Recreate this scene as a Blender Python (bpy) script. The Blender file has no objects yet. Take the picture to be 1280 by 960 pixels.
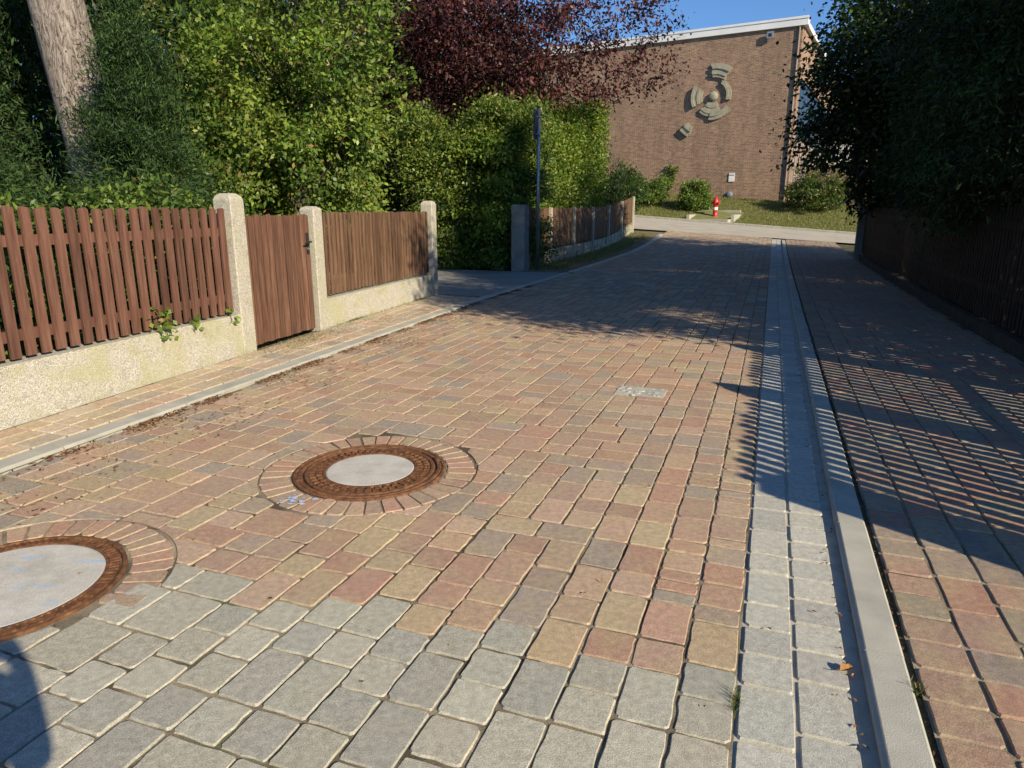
import bpy, math, random
import numpy as np
from mathutils import Vector, Matrix

SC = bpy.context.scene
COL = SC.collection
rad = math.radians

# ------------------------------------------------------------------ camera
cam_d = bpy.data.cameras.new('camera'); cam = bpy.data.objects.new('camera', cam_d); COL.objects.link(cam)
cam_d.sensor_width = 36; cam_d.lens = 24; cam_d.clip_start = 0.05; cam_d.clip_end = 2000
cam.location = (0, 0, 1.4); cam.rotation_euler = (rad(90 - 14.21), 0, 0)
SC.camera = cam

# ------------------------------------------------------------------ sky, sun, exposure
SUN_EL, SUN_AZ = 27.0, 140.0          # azimuth clockwise from +Y
w = bpy.data.worlds.new('World'); SC.world = w; w.use_nodes = True
nt = w.node_tree; sky = nt.nodes.new('ShaderNodeTexSky'); sky.sky_type = 'NISHITA'; sky.sun_disc = False
sky.sun_elevation = rad(SUN_EL); sky.sun_rotation = rad(SUN_AZ); sky.altitude = 500; sky.air_density = 1.0
sky.dust_density = 0.0; sky.ozone_density = 8.0
nt.links.new(sky.outputs[0], nt.nodes['Background'].inputs[0]); nt.nodes['Background'].inputs[1].default_value = 0.104
sd = bpy.data.lights.new('sun', 'SUN'); sun = bpy.data.objects.new('sun', sd); COL.objects.link(sun)
sd.energy = 5.0; sd.angle = rad(0.53); sd.color = (1.0, 0.87, 0.66)
ce = math.cos(rad(SUN_EL))
to_sun = Vector((math.sin(rad(SUN_AZ)) * ce, math.cos(rad(SUN_AZ)) * ce, math.sin(rad(SUN_EL))))
sun.rotation_euler = (-to_sun).to_track_quat('-Z', 'Y').to_euler(); sun.location = to_sun * 40
SC.view_settings.view_transform = 'Standard'; SC.view_settings.look = 'None'
SC.view_settings.exposure = 0.52; SC.view_settings.gamma = 1.0; SC.view_settings.use_curve_mapping = False
SC.cycles.max_bounces = 4; SC.cycles.diffuse_bounces = 2; SC.cycles.glossy_bounces = 2; SC.cycles.transmission_bounces = 2; SC.cycles.use_denoising = True; SC.cycles.use_adaptive_sampling = True; SC.cycles.adaptive_threshold = .02
SC.cycles.transparent_max_bounces = 4; SC.cycles.caustics_reflective = False; SC.cycles.caustics_refractive = False

# ------------------------------------------------------------------ frames of reference
SN, CN = math.sin(rad(20.4)), math.cos(rad(20.4))
def sm(x):
    x = min(1, max(0, x)); return x * x * (3 - 2 * x)
def VM(X, Y):
    return X * .49 + Y * .87, (X - 14.85) * -.87 + (Y - 32) * .49
def mv(m, v):          # from street frame (m along the hall wall, v towards it) to world
    v0 = v - (14.85 * .49 + 32 * .87)
    return 14.85 - .8722 * m + .4912 * v0, 32 + .4912 * m + .8722 * v0
def zt(X, Y):
    v, m = VM(X, Y); m = min(25, max(-12, m))
    z = .0009 * max(0, min(v, 35.1) - 13.5) ** 2
    z += .07 * sm((v - 22) / 12) * m
    z += 1.2 * sm((v - 35.4) / 6.5)
    return z
def sw(s, t, z=0.0):   # road frame (s along, t to the right) to world
    X, Y = s * SN + t * CN, s * CN - t * SN
    return (X, Y, z + zt(X, Y))

# ------------------------------------------------------------------ mesh helpers
class MB:
    def __init__(self): self.v = []; self.f = []; self.c = []
    def add(self, vs, fs, col=None):
        o = len(self.v); self.v += [tuple(p) for p in vs]
        self.f += [tuple(i + o for i in f) for f in fs]
        self.c += [col or (1, 1, 1)] * len(fs)
        return self
    def box(self, x0, x1, y0, y1, z0, z1, M=None, col=None):
        vs = [(x, y, z) for z in (z0, z1) for y in (y0, y1) for x in (x0, x1)]
        if M: vs = [M @ Vector(p) for p in vs]
        return self.add(vs, [(0,2,3,1),(4,5,7,6),(0,1,5,4),(2,6,7,3),(0,4,6,2),(1,3,7,5)], col)
    def tube(self, pts, rs, n=8, col=None, rough=0, cap=True):
        pts = [Vector(p) for p in pts]; vs = []; fs = []
        for i, p in enumerate(pts):
            d = (pts[min(i + 1, len(pts) - 1)] - pts[max(i - 1, 0)]).normalized()
            a = d.orthogonal().normalized() if abs(d.z) < .9 else Vector((1, 0, 0)).cross(d).normalized()
            b = d.cross(a)
            for k in range(n):
                an = 2 * math.pi * k / n; r = rs[i] * (1 + (random.uniform(-rough, rough) if rough else 0))
                vs.append(p + a * math.cos(an) * r + b * math.sin(an) * r)
        for i in range(len(pts) - 1):
            for k in range(n):
                k2 = (k + 1) % n; fs.append((i*n+k, i*n+k2, (i+1)*n+k2, (i+1)*n+k))
        if cap: fs += [tuple(range(n))[::-1], tuple((len(pts)-1)*n+k for k in range(n))]
        return self.add(vs, fs, col)
    def lathe(self, prof, n=32, cx=0, cy=0, cz=0, col=None, a0=0, a1=2*math.pi):
        full = abs(a1 - a0 - 2*math.pi) < 1e-6; m = n if full else n + 1; vs = []; fs = []
        for r, z in prof:
            for k in range(m):
                a = a0 + (a1 - a0) * k / n; vs.append((cx + r*math.cos(a), cy + r*math.sin(a), cz + z))
        for i in range(len(prof) - 1):
            for k in range(n):
                k2 = (k + 1) % m; fs.append((i*m+k, i*m+k2, (i+1)*m+k2, (i+1)*m+k))
        return self.add(vs, fs, col)
    def poly(self, pts, thick_vec, col=None):        # extruded polygon
        n = len(pts); T = Vector(thick_vec); vs = [Vector(p) for p in pts] + [Vector(p) + T for p in pts]
        fs = [tuple(range(n))[::-1], tuple(range(n, 2*n))] + [(i, (i+1) % n, n+(i+1) % n, n+i) for i in range(n)]
        return self.add(vs, fs, col)
    def mesh(self, name, mat, off=(0, 0, 0), smooth=False):
        me = bpy.data.meshes.new(name)
        me.from_pydata([(a-off[0], b-off[1], c-off[2]) for a, b, c in self.v], [], self.f)
        at = me.attributes.new('col', 'FLOAT_COLOR', 'FACE')
        at.data.foreach_set('color', np.array([(c[0], c[1], c[2], 1) for c in self.c], 'f').ravel())
        me.materials.append(mat)
        if smooth: me.polygons.foreach_set('use_smooth', [True] * len(me.polygons))
        return me
    def build(self, name, mat, parent=None, smooth=False, **k):
        off = wloc(parent) if parent else k.pop('off', (0, 0, 0))
        ob = link(name, self.mesh(name, mat, off, smooth), parent)
        if not parent: ob.location = off
        return tag(ob, **k)
def wloc(o):
    l = Vector((0, 0, 0))
    while o: l = l + o.location; o = o.parent
    return l
def link(name, me, parent=None):
    ob = bpy.data.objects.new(name, me); COL.objects.link(ob)
    if parent: ob.parent = parent
    return ob
def tag(ob, label=None, cat=None, group=None, kind=None):
    if label: ob['label'] = label
    if cat: ob['category'] = cat
    if group: ob['group'] = group
    if kind: ob['kind'] = kind
    return ob
def empty(name, loc, label=None, cat=None, group=None):
    ob = bpy.data.objects.new(name, None); COL.objects.link(ob); ob.location = loc; ob.empty_display_size = .2
    return tag(ob, label, cat, group)
def np_mesh(name, V, F, C, mat, off, smooth=False):   # V (n,3), F (m,k) equal-size faces, C (m,3)
    me = bpy.data.meshes.new(name); k = F.shape[1]
    me.vertices.add(len(V)); me.vertices.foreach_set('co', (V - np.array(off)).astype('f').ravel())
    me.loops.add(F.size); me.loops.foreach_set('vertex_index', F.astype('i').ravel())
    me.polygons.add(len(F)); me.polygons.foreach_set('loop_start', np.arange(0, F.size, k, dtype='i'))
    me.update(calc_edges=True)
    at = me.attributes.new('col', 'FLOAT_COLOR', 'FACE')
    at.data.foreach_set('color', np.concatenate([C, np.ones((len(C), 1))], 1).astype('f').ravel())
    if smooth: me.polygons.foreach_set('use_smooth', np.ones(len(F), bool))
    me.materials.append(mat); return me

# ------------------------------------------------------------------ materials
def newmat(name, rough=.8):
    m = bpy.data.materials.new(name); m.use_nodes = True; n = m.node_tree.nodes; b = n['Principled BSDF']
    b.inputs['Roughness'].default_value = rough; b.inputs['Specular IOR Level'].default_value = .3
    return m, m.node_tree, b
def N(t, kind, **kw):
    n = t.nodes.new(kind)
    for k, v in kw.items():
        if k.startswith('i_'):
            key = k[2:].replace('_', ' ')
            n.inputs[int(key) if key.isdigit() else key].default_value = v
        else: setattr(n, k, v)
    return n
def ramp(t, src, stops):
    r = t.nodes.new('ShaderNodeValToRGB'); el = r.color_ramp.elements
    while len(el) < len(stops): el.new(.5)
    for e, (p, c) in zip(el, stops):
        e.position = p; e.color = (c, c, c, 1) if isinstance(c, (int, float)) else (*c, 1)
    t.links.new(src, r.inputs[0]); return r.outputs[0]
def mix(t, fac, a, b, mode='MIX'):
    m = t.nodes.new('ShaderNodeMix'); m.data_type = 'RGBA'; m.blend_type = mode; m.clamp_result = False
    for s, v in ((m.inputs[0], fac), (m.inputs[6], a), (m.inputs[7], b)):
        if isinstance(v, (int, float)): s.default_value = v
        elif isinstance(v, tuple): s.default_value = (*v, 1)
        else: t.links.new(v, s)
    return m.outputs[2]
def noise(t, scale, detail=4, vec=None, rough=.55, dist=0):
    n = N(t, 'ShaderNodeTexNoise', i_Scale=scale, i_Detail=detail, i_Roughness=rough, i_Distortion=dist)
    if vec: t.links.new(vec, n.inputs['Vector'])
    return n.outputs[0]
def coords(t, which='Object'):
    return t.nodes.new('ShaderNodeTexCoord').outputs[which]
def wpos(t): return t.nodes.new('ShaderNodeNewGeometry').outputs['Position']
def bump(t, b, h, strength=.3, dist=.01):
    n = N(t, 'ShaderNodeBump', i_Strength=strength, i_Distance=dist); t.links.new(h, n.inputs['Height'])
    t.links.new(n.outputs[0], b.inputs['Normal'])
def simple(name, c1, c2, scale=6, rough=.8, bscale=60, bst=.25, bd=.004, spec=None, metal=0, det=6):
    m, t, b = newmat(name, rough); p = wpos(t)
    t.links.new(ramp(t, noise(t, scale, det, p), [(.3, c1), (.7, c2)]), b.inputs['Base Color'])
    b.inputs['Metallic'].default_value = metal
    if spec is not None: b.inputs['Specular IOR Level'].default_value = spec
    if bst: bump(t, b, noise(t, bscale, 5, p), bst, bd)
    return m
def paver_mat(plain=False):
    m, t, b = newmat('grey_gutter_stone' if plain else 'concrete_paver', .85); p = wpos(t)
    a = N(t, 'ShaderNodeAttribute', attribute_name='col').outputs['Color']
    big = noise(t, 7, 3, p); mid = noise(t, 38, 5, p); fine = noise(t, 300, 3, p)
    c = mix(t, ramp(t, big, [(.44, 0.0), (.66, .12 if plain else .42)]), a, (.45, .38, .26) if plain else (.45, .36, .20))
    if plain: c0 = c
    c = mix(t, ramp(t, noise(t, 5.2, 3, p), [(.54, 0.0), (.70, .30)]), c, (.40, .22, .15))
    c = mix(t, ramp(t, noise(t, 1.1, 5, p, .6), [(.45, 0.0), (.72, .34)]), c, (.30, .265, .215))
    if plain: c = c0
    c = mix(t, ramp(t, noise(t, 17, 6, p, .7), [(.62, 0.0), (.74, .45)]), c, (.16, .135, .10))
    c = mix(t, ramp(t, noise(t, 24, 5, p, .7), [(.64, 0.0), (.74, .35)]), c, (.55, .49, .38))
    c = mix(t, 1.0, c, ramp(t, mid, [(.28, .78), (.7, 1.14)]), 'MULTIPLY')
    c = mix(t, 1.0, c, ramp(t, fine, [(.32, .66), (.68, 1.28)]), 'MULTIPLY')
    t.links.new(c, b.inputs['Base Color'])
    mh = N(t, 'ShaderNodeMath', operation='ADD'); t.links.new(mid, mh.inputs[0]); t.links.new(fine, mh.inputs[1])
    bump(t, b, mh.outputs[0], .5, .003); return m
def sand_mat():
    m, t, b = newmat('joint_sand', .95); p = wpos(t)
    c = ramp(t, noise(t, 3.0, 6, p), [(.38, (.09, .075, .05)), (.52, (.26, .215, .145)), (.7, (.40, .34, .24))])
    c = mix(t, ramp(t, noise(t, 1.6, 7, p, .6), [(.55, 0.0), (.66, .75)]), c, (.10, .12, .04))
    c = mix(t, 1.0, c, ramp(t, noise(t, 420, 2, p), [(.3, .6), (.7, 1.3)]), 'MULTIPLY')
    t.links.new(c, b.inputs['Base Color']); bump(t, b, noise(t, 160, 4, p), .6, .006); return m
def leaf_mat(name, trans=.35, rough=.42, spec=.35):
    m, t, b = newmat(name, rough); b.inputs['Specular IOR Level'].default_value = spec
    a = N(t, 'ShaderNodeAttribute', attribute_name='col').outputs['Color']
    t.links.new(a, b.inputs['Base Color'])
    tr = t.nodes.new('ShaderNodeBsdfTranslucent')
    t.links.new(mix(t, 1.0, a, (1.25, 1.35, .55), 'MULTIPLY'), tr.inputs[0])
    ms = t.nodes.new('ShaderNodeMixShader'); ms.inputs[0].default_value = trans
    t.links.new(b.outputs[0], ms.inputs[1]); t.links.new(tr.outputs[0], ms.inputs[2])
    t.links.new(ms.outputs[0], t.nodes['Material Output'].inputs[0]); return m
def wood_mat(name, c1, c2, c3):
    m, t, b = newmat(name, .7); g = coords(t)
    mp = N(t, 'ShaderNodeMapping', i_Scale=(22, 22, 1.6)); t.links.new(g, mp.inputs[0])
    oi = t.nodes.new('ShaderNodeObjectInfo')
    ad = N(t, 'ShaderNodeVectorMath', operation='ADD'); t.links.new(mp.outputs[0], ad.inputs[0])
    mu = N(t, 'ShaderNodeMath', operation='MULTIPLY', i_1=37.0); t.links.new(oi.outputs['Random'], mu.inputs[0]); t.links.new(mu.outputs[0], ad.inputs[1])
    gr = noise(t, 1.6, 6, ad.outputs[0], .6, .4)
    c = ramp(t, gr, [(.28, c1), (.5, c2), (.75, c3)])
    c = mix(t, ramp(t, noise(t, 5, 6, ad.outputs[0], .7), [(.56, 0.0), (.72, .4)]), c, (.20, .165, .14))
    c = mix(t, 1.0, c, ramp(t, oi.outputs['Random'], [(0, .74), (1, 1.2)]), 'MULTIPLY')
    t.links.new(c, b.inputs['Base Color']); bump(t, b, gr, .5, .004); return m
def aggregate_mat(name, base, dark, lich, amount):
    m, t, b = newmat(name, .9); p = wpos(t)
    v = N(t, 'ShaderNodeTexVoronoi', i_Scale=130.0); t.links.new(p, v.inputs['Vector'])
    c = mix(t, ramp(t, v.outputs['Color'], [(.1, 0.0), (.9, 1.0)]), dark, base)
    c = mix(t, ramp(t, noise(t, 2.6, 6, p, .65), [(.44, 0.0), (.58, amount)]), c, lich)
    c = mix(t, ramp(t, noise(t, 9, 6, p, .7), [(.55, 0.0), (.75, .55)]), c, (.20, .175, .12))
    c = mix(t, 1.0, c, ramp(t, noise(t, 240, 3, p), [(.3, .7), (.7, 1.2)]), 'MULTIPLY')
    t.links.new(c, b.inputs['Base Color']); bump(t, b, v.outputs['Distance'], .7, .006); return m
def bark_mat(name, c1, c2, c3):
    m, t, b = newmat(name, .9); g = coords(t)
    mp = N(t, 'ShaderNodeMapping', i_Scale=(20, 20, 5.5)); t.links.new(g, mp.inputs[0])
    n1 = noise(t, 1.0, 8, mp.outputs[0], .62, 1.2); n2 = noise(t, 3.2, 6, mp.outputs[0], .6, .5)
    mh = N(t, 'ShaderNodeMath', operation='MULTIPLY_ADD', i_1=.45); t.links.new(n2, mh.inputs[0]); t.links.new(n1, mh.inputs[2])
    c = ramp(t, mh.outputs[0], [(.58, c1), (.70, c2), (.86, c3)])
    c = mix(t, ramp(t, noise(t, 1.6, 4, g), [(.45, 0.0), (.7, .3)]), c, c2)
    t.links.new(c, b.inputs['Base Color']); bump(t, b, mh.outputs[0], 1.0, .07); return m
def brick_mat():
    m, t, b = newmat('brick_wall', .85); g = coords(t)
    sx = t.nodes.new('ShaderNodeSeparateXYZ'); t.links.new(g, sx.inputs[0])
    ad = N(t, 'ShaderNodeMath', operation='ADD'); t.links.new(sx.outputs[0], ad.inputs[0]); t.links.new(sx.outputs[1], ad.inputs[1])
    cb = t.nodes.new('ShaderNodeCombineXYZ'); t.links.new(ad.outputs[0], cb.inputs[0]); t.links.new(sx.outputs[2], cb.inputs[1])
    br = N(t, 'ShaderNodeTexBrick', i_Scale=1.0, i_Mortar_Size=.009, i_Brick_Width=.25, i_Row_Height=.083, i_Bias=0.0, i_Mortar_Smooth=.1)
    br.inputs['Color1'].default_value = (.355, .205, .125, 1); br.inputs['Color2'].default_value = (.20, .115, .075, 1)
    br.inputs['Mortar'].default_value = (.38, .325, .25, 1); t.links.new(cb.outputs[0], br.inputs['Vector'])
    c = mix(t, ramp(t, noise(t, .35, 5, g), [(.4, 0.0), (.7, .35)]), br.outputs['Color'], (.30, .20, .13))
    c = mix(t, 1.0, c, ramp(t, noise(t, 5, 5, g), [(.3, .78), (.7, 1.18)]), 'MULTIPLY')
    mp = N(t, 'ShaderNodeMapping', i_Scale=(1.1, 1.1, .12)); t.links.new(g, mp.inputs[0])
    c = mix(t, 1.0, c, ramp(t, noise(t, 1.3, 6, mp.outputs[0], .65), [(.35, .80), (.62, 1.06)]), 'MULTIPLY')
    t.links.new(c, b.inputs['Base Color']); bump(t, b, br.outputs['Fac'], -.5, .01); return m
def rust_mat():
    m, t, b = newmat('rusty_iron', .75); p = wpos(t)
    c = ramp(t, noise(t, 28, 7, p, .65), [(.28, (.035, .022, .016)), (.50, (.14, .062, .028)), (.78, (.29, .145, .06))])
    t.links.new(c, b.inputs['Base Color']); bump(t, b, noise(t, 140, 5, p), .6, .004); return m
def cover_mat(paint=True):
    m, t, b = newmat('manhole_concrete', .85); p = wpos(t)
    c = ramp(t, noise(t, 9, 7, p, .6), [(.3, (.44, .42, .37)), (.7, (.58, .56, .50))])
    c = mix(t, ramp(t, noise(t, 4.2, 6, p, .6), [(.5, 0.0), (.72, .55)]), c, (.27, .27, .25))
    mp = N(t, 'ShaderNodeMapping', i_Scale=(3.5, 11, 1), i_Rotation=(0, 0, .35)); t.links.new(p, mp.inputs[0])
    if paint: c = mix(t, ramp(t, noise(t, 1.3, 3, mp.outputs[0]), [(.58, 0.0), (.66, .55)]), c, (.28, .46, .68))
    c = mix(t, 1.0, c, ramp(t, noise(t, 300, 3, p), [(.3, .75), (.7, 1.2)]), 'MULTIPLY')
    t.links.new(c, b.inputs['Base Color']); bump(t, b, noise(t, 200, 4, p), .4, .003); return m

M = dict(
    paver=paver_mat(), gstone=paver_mat(True), sand=sand_mat(), rust=rust_mat(), cover=cover_mat(), cover0=cover_mat(False), brick=brick_mat(),
    soil=simple('garden_soil', (.05, .045, .025), (.13, .12, .06), 2.5, .95, 30, .8, .03),
    verge=simple('verge_soil', (.12, .11, .06), (.24, .19, .12), 3.5, .95, 60, .8, .02),
    lawn=simple('lawn_ground', (.12, .16, .04), (.24, .21, .09), 3.5, .95, 60, .8, .02),
    kerb=simple('kerb_concrete', (.33, .325, .275), (.47, .455, .385), 5, .85, 220, .5, .003),
    street=simple('street_surface', (.36, .33, .27), (.46, .42, .35), 1.5, .9, 90, .4, .006),
    drive=simple('driveway_surface', (.22, .215, .20), (.33, .31, .27), 1.2, .9, 120, .4, .006),
    plinth=aggregate_mat('washed_concrete_wall', (.64, .615, .535), (.32, .29, .235), (.42, .40, .21), .58),
    post=aggregate_mat('washed_concrete_post', (.60, .57, .49), (.30, .27, .21), (.42, .42, .26), .4),
    greypost=simple('shade_darkened_grey_post', (.20, .20, .185), (.30, .29, .265), 6, .9, 120, .5, .004),  # grey lowered to put the shadow on the driveway post into its colour
    shadebase=simple('shade_toned_kerb', (.035, .035, .028), (.075, .07, .055), 6, .95, 120, .5, .004),  # near-black tone carries the shade at the foot of the right fence
    mortar=simple('pale_mortar', (.36, .33, .26), (.50, .46, .38), 14, .95, 200, .5, .003),
    slat=wood_mat('stained_wood', (.064, .028, .018), (.128, .060, .040), (.19, .098, .068)),
    gate=wood_mat('weathered_gate_wood', (.065, .03, .018), (.135, .067, .042), (.21, .118, .078)),
    wood2=wood_mat('brown_fence_wood', (.06, .032, .018), (.145, .08, .046), (.22, .138, .088)),
    shadewood=wood_mat('shade_toned_fence_wood', (.010, .006, .004), (.024, .014, .009), (.045, .027, .018)),  # wood taken almost to black, the fence's deep shade is in the colour
    leaf=leaf_mat('leaf'), dark_leaf=leaf_mat('needle', .18, .6, .2), purple=leaf_mat('purple_leaf', .3, .45, .3),
    dry=leaf_mat('dry_leaf', .15, .7, .2),
    bark=bark_mat('pine_bark', (.10, .08, .065), (.29, .24, .20), (.44, .385, .335)),
    bark2=bark_mat('tree_bark', (.03, .024, .018), (.11, .085, .062), (.2, .165, .125)),
    bark3=simple('dark_bark', (.018, .014, .011), (.045, .035, .027), 8),
    signback=simple('dull_sign_back', (.07, .075, .08), (.11, .115, .12), 8, .6),
    steel=simple('galvanised_steel', (.30, .31, .32), (.42, .43, .44), 9, .42, 60, .1, .002, .5, .75),
    blackm=simple('black_iron', (.012, .012, .013), (.03, .03, .03), 20, .5, 60, .1, .002),
    fascia=simple('white_fascia', (.70, .71, .70), (.80, .80, .79), 1.5, .5, 30, .05, .002),
    relief=simple('cast_concrete', (.27, .25, .185), (.42, .39, .29), 3.0, .9, 40, .6, .02),
    panel=simple('cladding', (.26, .20, .165), (.34, .27, .22), 1.2, .8, 40, .2, .006),
    red=simple('red_paint', (.52, .018, .016), (.62, .03, .025), 8, .35, 30, .05, .002, .5),
    white=simple('white_paint', (.70, .70, .68), (.82, .82, .80), 8, .5, 30, .05, .002),
    bluegrey=simple('blue_grey_paint', (.16, .2, .27), (.24, .29, .36), 8, .5, 30, .05, .002),
    house=simple('white_render', (.66, .65, .62), (.78, .77, .74), 1.5, .85, 80, .2, .004),
    tile=simple('roof_tile', (.16, .06, .04), (.24, .10, .07), 4, .8, 30, .3, .01),
    plug=simple('pale_stone', (.30, .30, .27), (.52, .51, .46), 26, .85, 90, .6, .006),
    blue=simple('blue_spray', (.22, .36, .62), (.55, .62, .72), 60, .8, 90, .2, .002),
)
gm, gt, gb = newmat('dark_glass', .3); gb.inputs['Base Color'].default_value = (.025, .035, .045, 1); gb.inputs['Specular IOR Level'].default_value = .15
M['glass'] = gm

# ================================================================== SETTING
random.seed(4); rng = np.random.default_rng(4)
# ---- ground sheet
xs = sorted(set([-400, -200, -100, -60, -40] + list(np.arange(-30, 46, 1.5)) + [60, 80, 120, 200, 400]))
ys = sorted(set([-200, -80, -40, -20] + list(np.arange(-10, 62, 1.5)) + [70, 90, 130, 200, 400]))
g = MB(); nx = len(xs)
def gz(x, y):
    v, m = VM(x, y)
    return zt(x, y) - .07
g.add([(x, y, gz(x, y)) for y in ys for x in xs],
      [(j*nx+i, j*nx+i+1, (j+1)*nx+i+1, (j+1)*nx+i) for j in range(len(ys)-1) for i in range(nx-1)])
g.build('ground', M['soil'], smooth=True, kind='structure')

def t_up(s): return -3.90 - .055 * min(s, 10)
def t_lo(s): return -3.70 - .060 * min(s, 10)
T0 = 0.02                                    # left edge of gutter
def s_end(t): return (30.1 - .156 * t) / .986
def strip(name, s0, s1, fa, fb, z, mat, step=.5, nt_=6, **k):
    b = MB(); n = max(1, int((s1 - s0) / step)); 
    for i in range(n + 1):
        s = s0 + (s1 - s0) * i / n; a, c = fa(s), fb(s)
        for j in range(nt_ + 1): b.v.append(sw(s, a + (c - a) * j / nt_, z))
    for i in range(n):
        for j in range(nt_):
            o = i * (nt_ + 1) + j; b.f.append((o, o + 1, o + nt_ + 2, o + nt_ + 1)); b.c.append((1, 1, 1))
    return b.build(name, mat, **k)
road = strip('road', -3, 30.2, t_lo, lambda s: T0, -.0062, M['sand'], kind='structure')
gutter = strip('gutter', -3, 29.9, lambda s: T0, lambda s: .385, -.008, M['mortar'], nt_=2, kind='structure')
pave_r = strip('right_pavement', -3, 29.7, lambda s: .530, lambda s: 2.32, .021, M['sand'], kind='structure')
FQ = lambda s: -4.34 - .094 * s              # left fence front line in road frame
pave_l = strip('left_pavement', -3, 10.6, lambda s: FQ(s) - .05, lambda s: t_lo(s) - .005, .008, M['sand'], nt_=3, kind='structure')
drive = strip('driveway', 10.6, 15.5, lambda s: -16, lambda s: t_lo(s), .002, M['drive'], nt_=16, kind='structure')
verge = strip('verge', 15.5, 30.4, lambda s: -5.75, lambda s: t_lo(s), .004, M['verge'], kind='structure')

# ---- pavers
REDS = [(.43, .245, .175), (.42, .27, .195), (.47, .325, .225), (.43, .335, .205), (.46, .365, .225), (.37, .265, .195),
        (.32, .255, .21), (.29, .27, .24), (.49, .345, .25), (.38, .235, .175), (.47, .315, .215), (.35, .295, .235)]
GREYS = [(.39, .38, .31), (.425, .41, .33), (.37, .36, .30), (.41, .39, .31), (.42, .395, .315), (.445, .425, .34)]
REDS = [tuple(c * .72 + m_ * .28 for c, m_ in zip(q, (.435, .315, .215))) for q in REDS]
GUT = [(.46, .455, .395), (.50, .49, .42), (.43, .425, .375)]
BROWN = [(.33, .225, .165), (.36, .235, .17), (.30, .235, .18), (.32, .265, .19), (.27, .225, .185), (.37, .21, .15)]
def vary(c, a=.08, h=.02):
    k = 1 + random.uniform(-a, a); return tuple(x * k * (1 + random.uniform(-h, h)) for x in c)
M2S, M2T, M1S, M1T = 3.075, -1.988, 1.532, -2.650   # manhole centres in road frame
for _n, X, Y in (('M2', -.79, 3.58), ('M1', -1.95, 2.36)):
    globals()[_n + 'S'] = X * SN + Y * CN; globals()[_n + 'T'] = X * CN - Y * SN
def project(X, Y, Z):
    p_ = rad(14.21); Z -= 1.4; c = Y*math.cos(p_) - Z*math.sin(p_); u = Y*math.sin(p_) + Z*math.cos(p_)
    if c < .05: return None
    return 640 + 853 * X / c, 480 - 853 * u / c
SANDC = (.39, .335, .235)
def outline(pts, dens=1, jit=.0034, ch=.0062):
    """pts: corners in order; returns rounded, slightly irregular outline"""
    out = []; n = len(pts)
    for i in range(n):
        a = np.array(pts[i-1]); b = np.array(pts[i]); c = np.array(pts[(i+1) % n])
        r = ch * random.uniform(.6, 1.6) * (1.9 if random.random() < .10 else 1)
        e1 = (a - b) / max(1e-6, np.linalg.norm(a - b)); e2 = (c - b) / max(1e-6, np.linalg.norm(c - b))
        out.append(b + e1 * r); out.append(b + e2 * r)
        for k in range(1, dens + 1):
            f = k / (dens + 1); p = b + (c - b) * f
            nn = np.array((-e2[1], e2[0])); out.append(p + nn * random.uniform(-jit, jit))
    return out
def area(o):
    o = np.array(o); x, y = o[:, 0], o[:, 1]; return abs(np.dot(x, np.roll(y, 1)) - np.dot(y, np.roll(x, 1))) / 2
class Pave:
    """collects pavers of one surface; the 300 that show largest become parts, the rest one part"""
    def __init__(self, parent, z0, mat='paver'): self.mat = mat; self.P = parent; self.z0 = z0; self.items = []
    def put(self, out, col, fine=False, sandy=.12, rise=0, bev=.0058, mat=None):
        o = np.array(out); c = o.mean(0); ext = np.abs(o - c).max(0) + 1e-6
        if (ext < .02).any() or area(o) < .003: return
        mb = MB(); n = len(o); z = self.z0 + rise + random.gauss(0, .0012)
        ta, tb = random.gauss(0, .0065), random.gauss(0, .0065)
        def ring(ins, dz):
            q = c + (o - c) * (1 - ins / ext); return [sw(p[0], p[1], z + dz + (p[0]-c[0])*ta + (p[1]-c[1])*tb) for p in q]
        rings = [ring(0, -.020), ring(.0025, -.006), ring(bev, 0)] if fine else [ring(0, -.016), ring(bev, 0)]
        vs = sum(rings, []); k = len(rings); fs = []
        for r in range(k - 1):
            for i in range(n): fs.append((r*n+i, r*n+(i+1) % n, (r+1)*n+(i+1) % n, (r+1)*n+i))
        e = tuple(a + (b_ - a) * sandy for a, b_ in zip(col, SANDC))
        mb.add(vs, fs, e); mb.add([vs[(k-1)*n+i] for i in range(n)], [tuple(range(n))], col)
        W = sw(c[0], c[1], z); pr = project(*W); sc = 0
        if pr and -40 < pr[0] < 1320 and -40 < pr[1] < 1000: sc = area(o) / (W[0]**2 + W[1]**2 + 2) ** 1.5
        self.items.append((sc, mb, W, mat or self.mat))
    def done(self, name, restname, lim=300):
        it = sorted(self.items, key=lambda q: -q[0]); rest = MB()
        for i, (sc, mb, W, mt_) in enumerate(it):
            if i < lim and sc > 0: 
                ob = link(name, mb.mesh(name, M[mt_], W, False), self.P); ob.location = W
            else: rest.add(mb.v, mb.f); rest.c[-len(mb.c):] = mb.c
        if rest.v: rest.build(restname, M[self.mat], self.P, kind='stuff')
U = .0815
def ashlar(nw, L, colw=()):
    """skyline tiling of nw x L units with 2x2, 2x3, 3x2 and 3x3 blocks"""
    H = [random.choice((-2, -1, 0)) for _ in range(1)] * nw; out = []
    while True:
        h = min(H)
        if h >= L: break
        i = H.index(h); j = i
        while j < nw and H[j] == h: j += 1
        gp = j - i
        w_ = random.choices((2, 3), (4, 2))[0]
        if gp in (2, 3): w_ = gp
        elif gp - w_ == 1: w_ = 5 - w_
        hh = random.choices((2, 3), (3, 2) if w_ == 2 else (4, 1))[0]
        out.append((i, h, w_, hh))
        for k in range(i, i + w_): H[k] = h + hh
    return out
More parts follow.
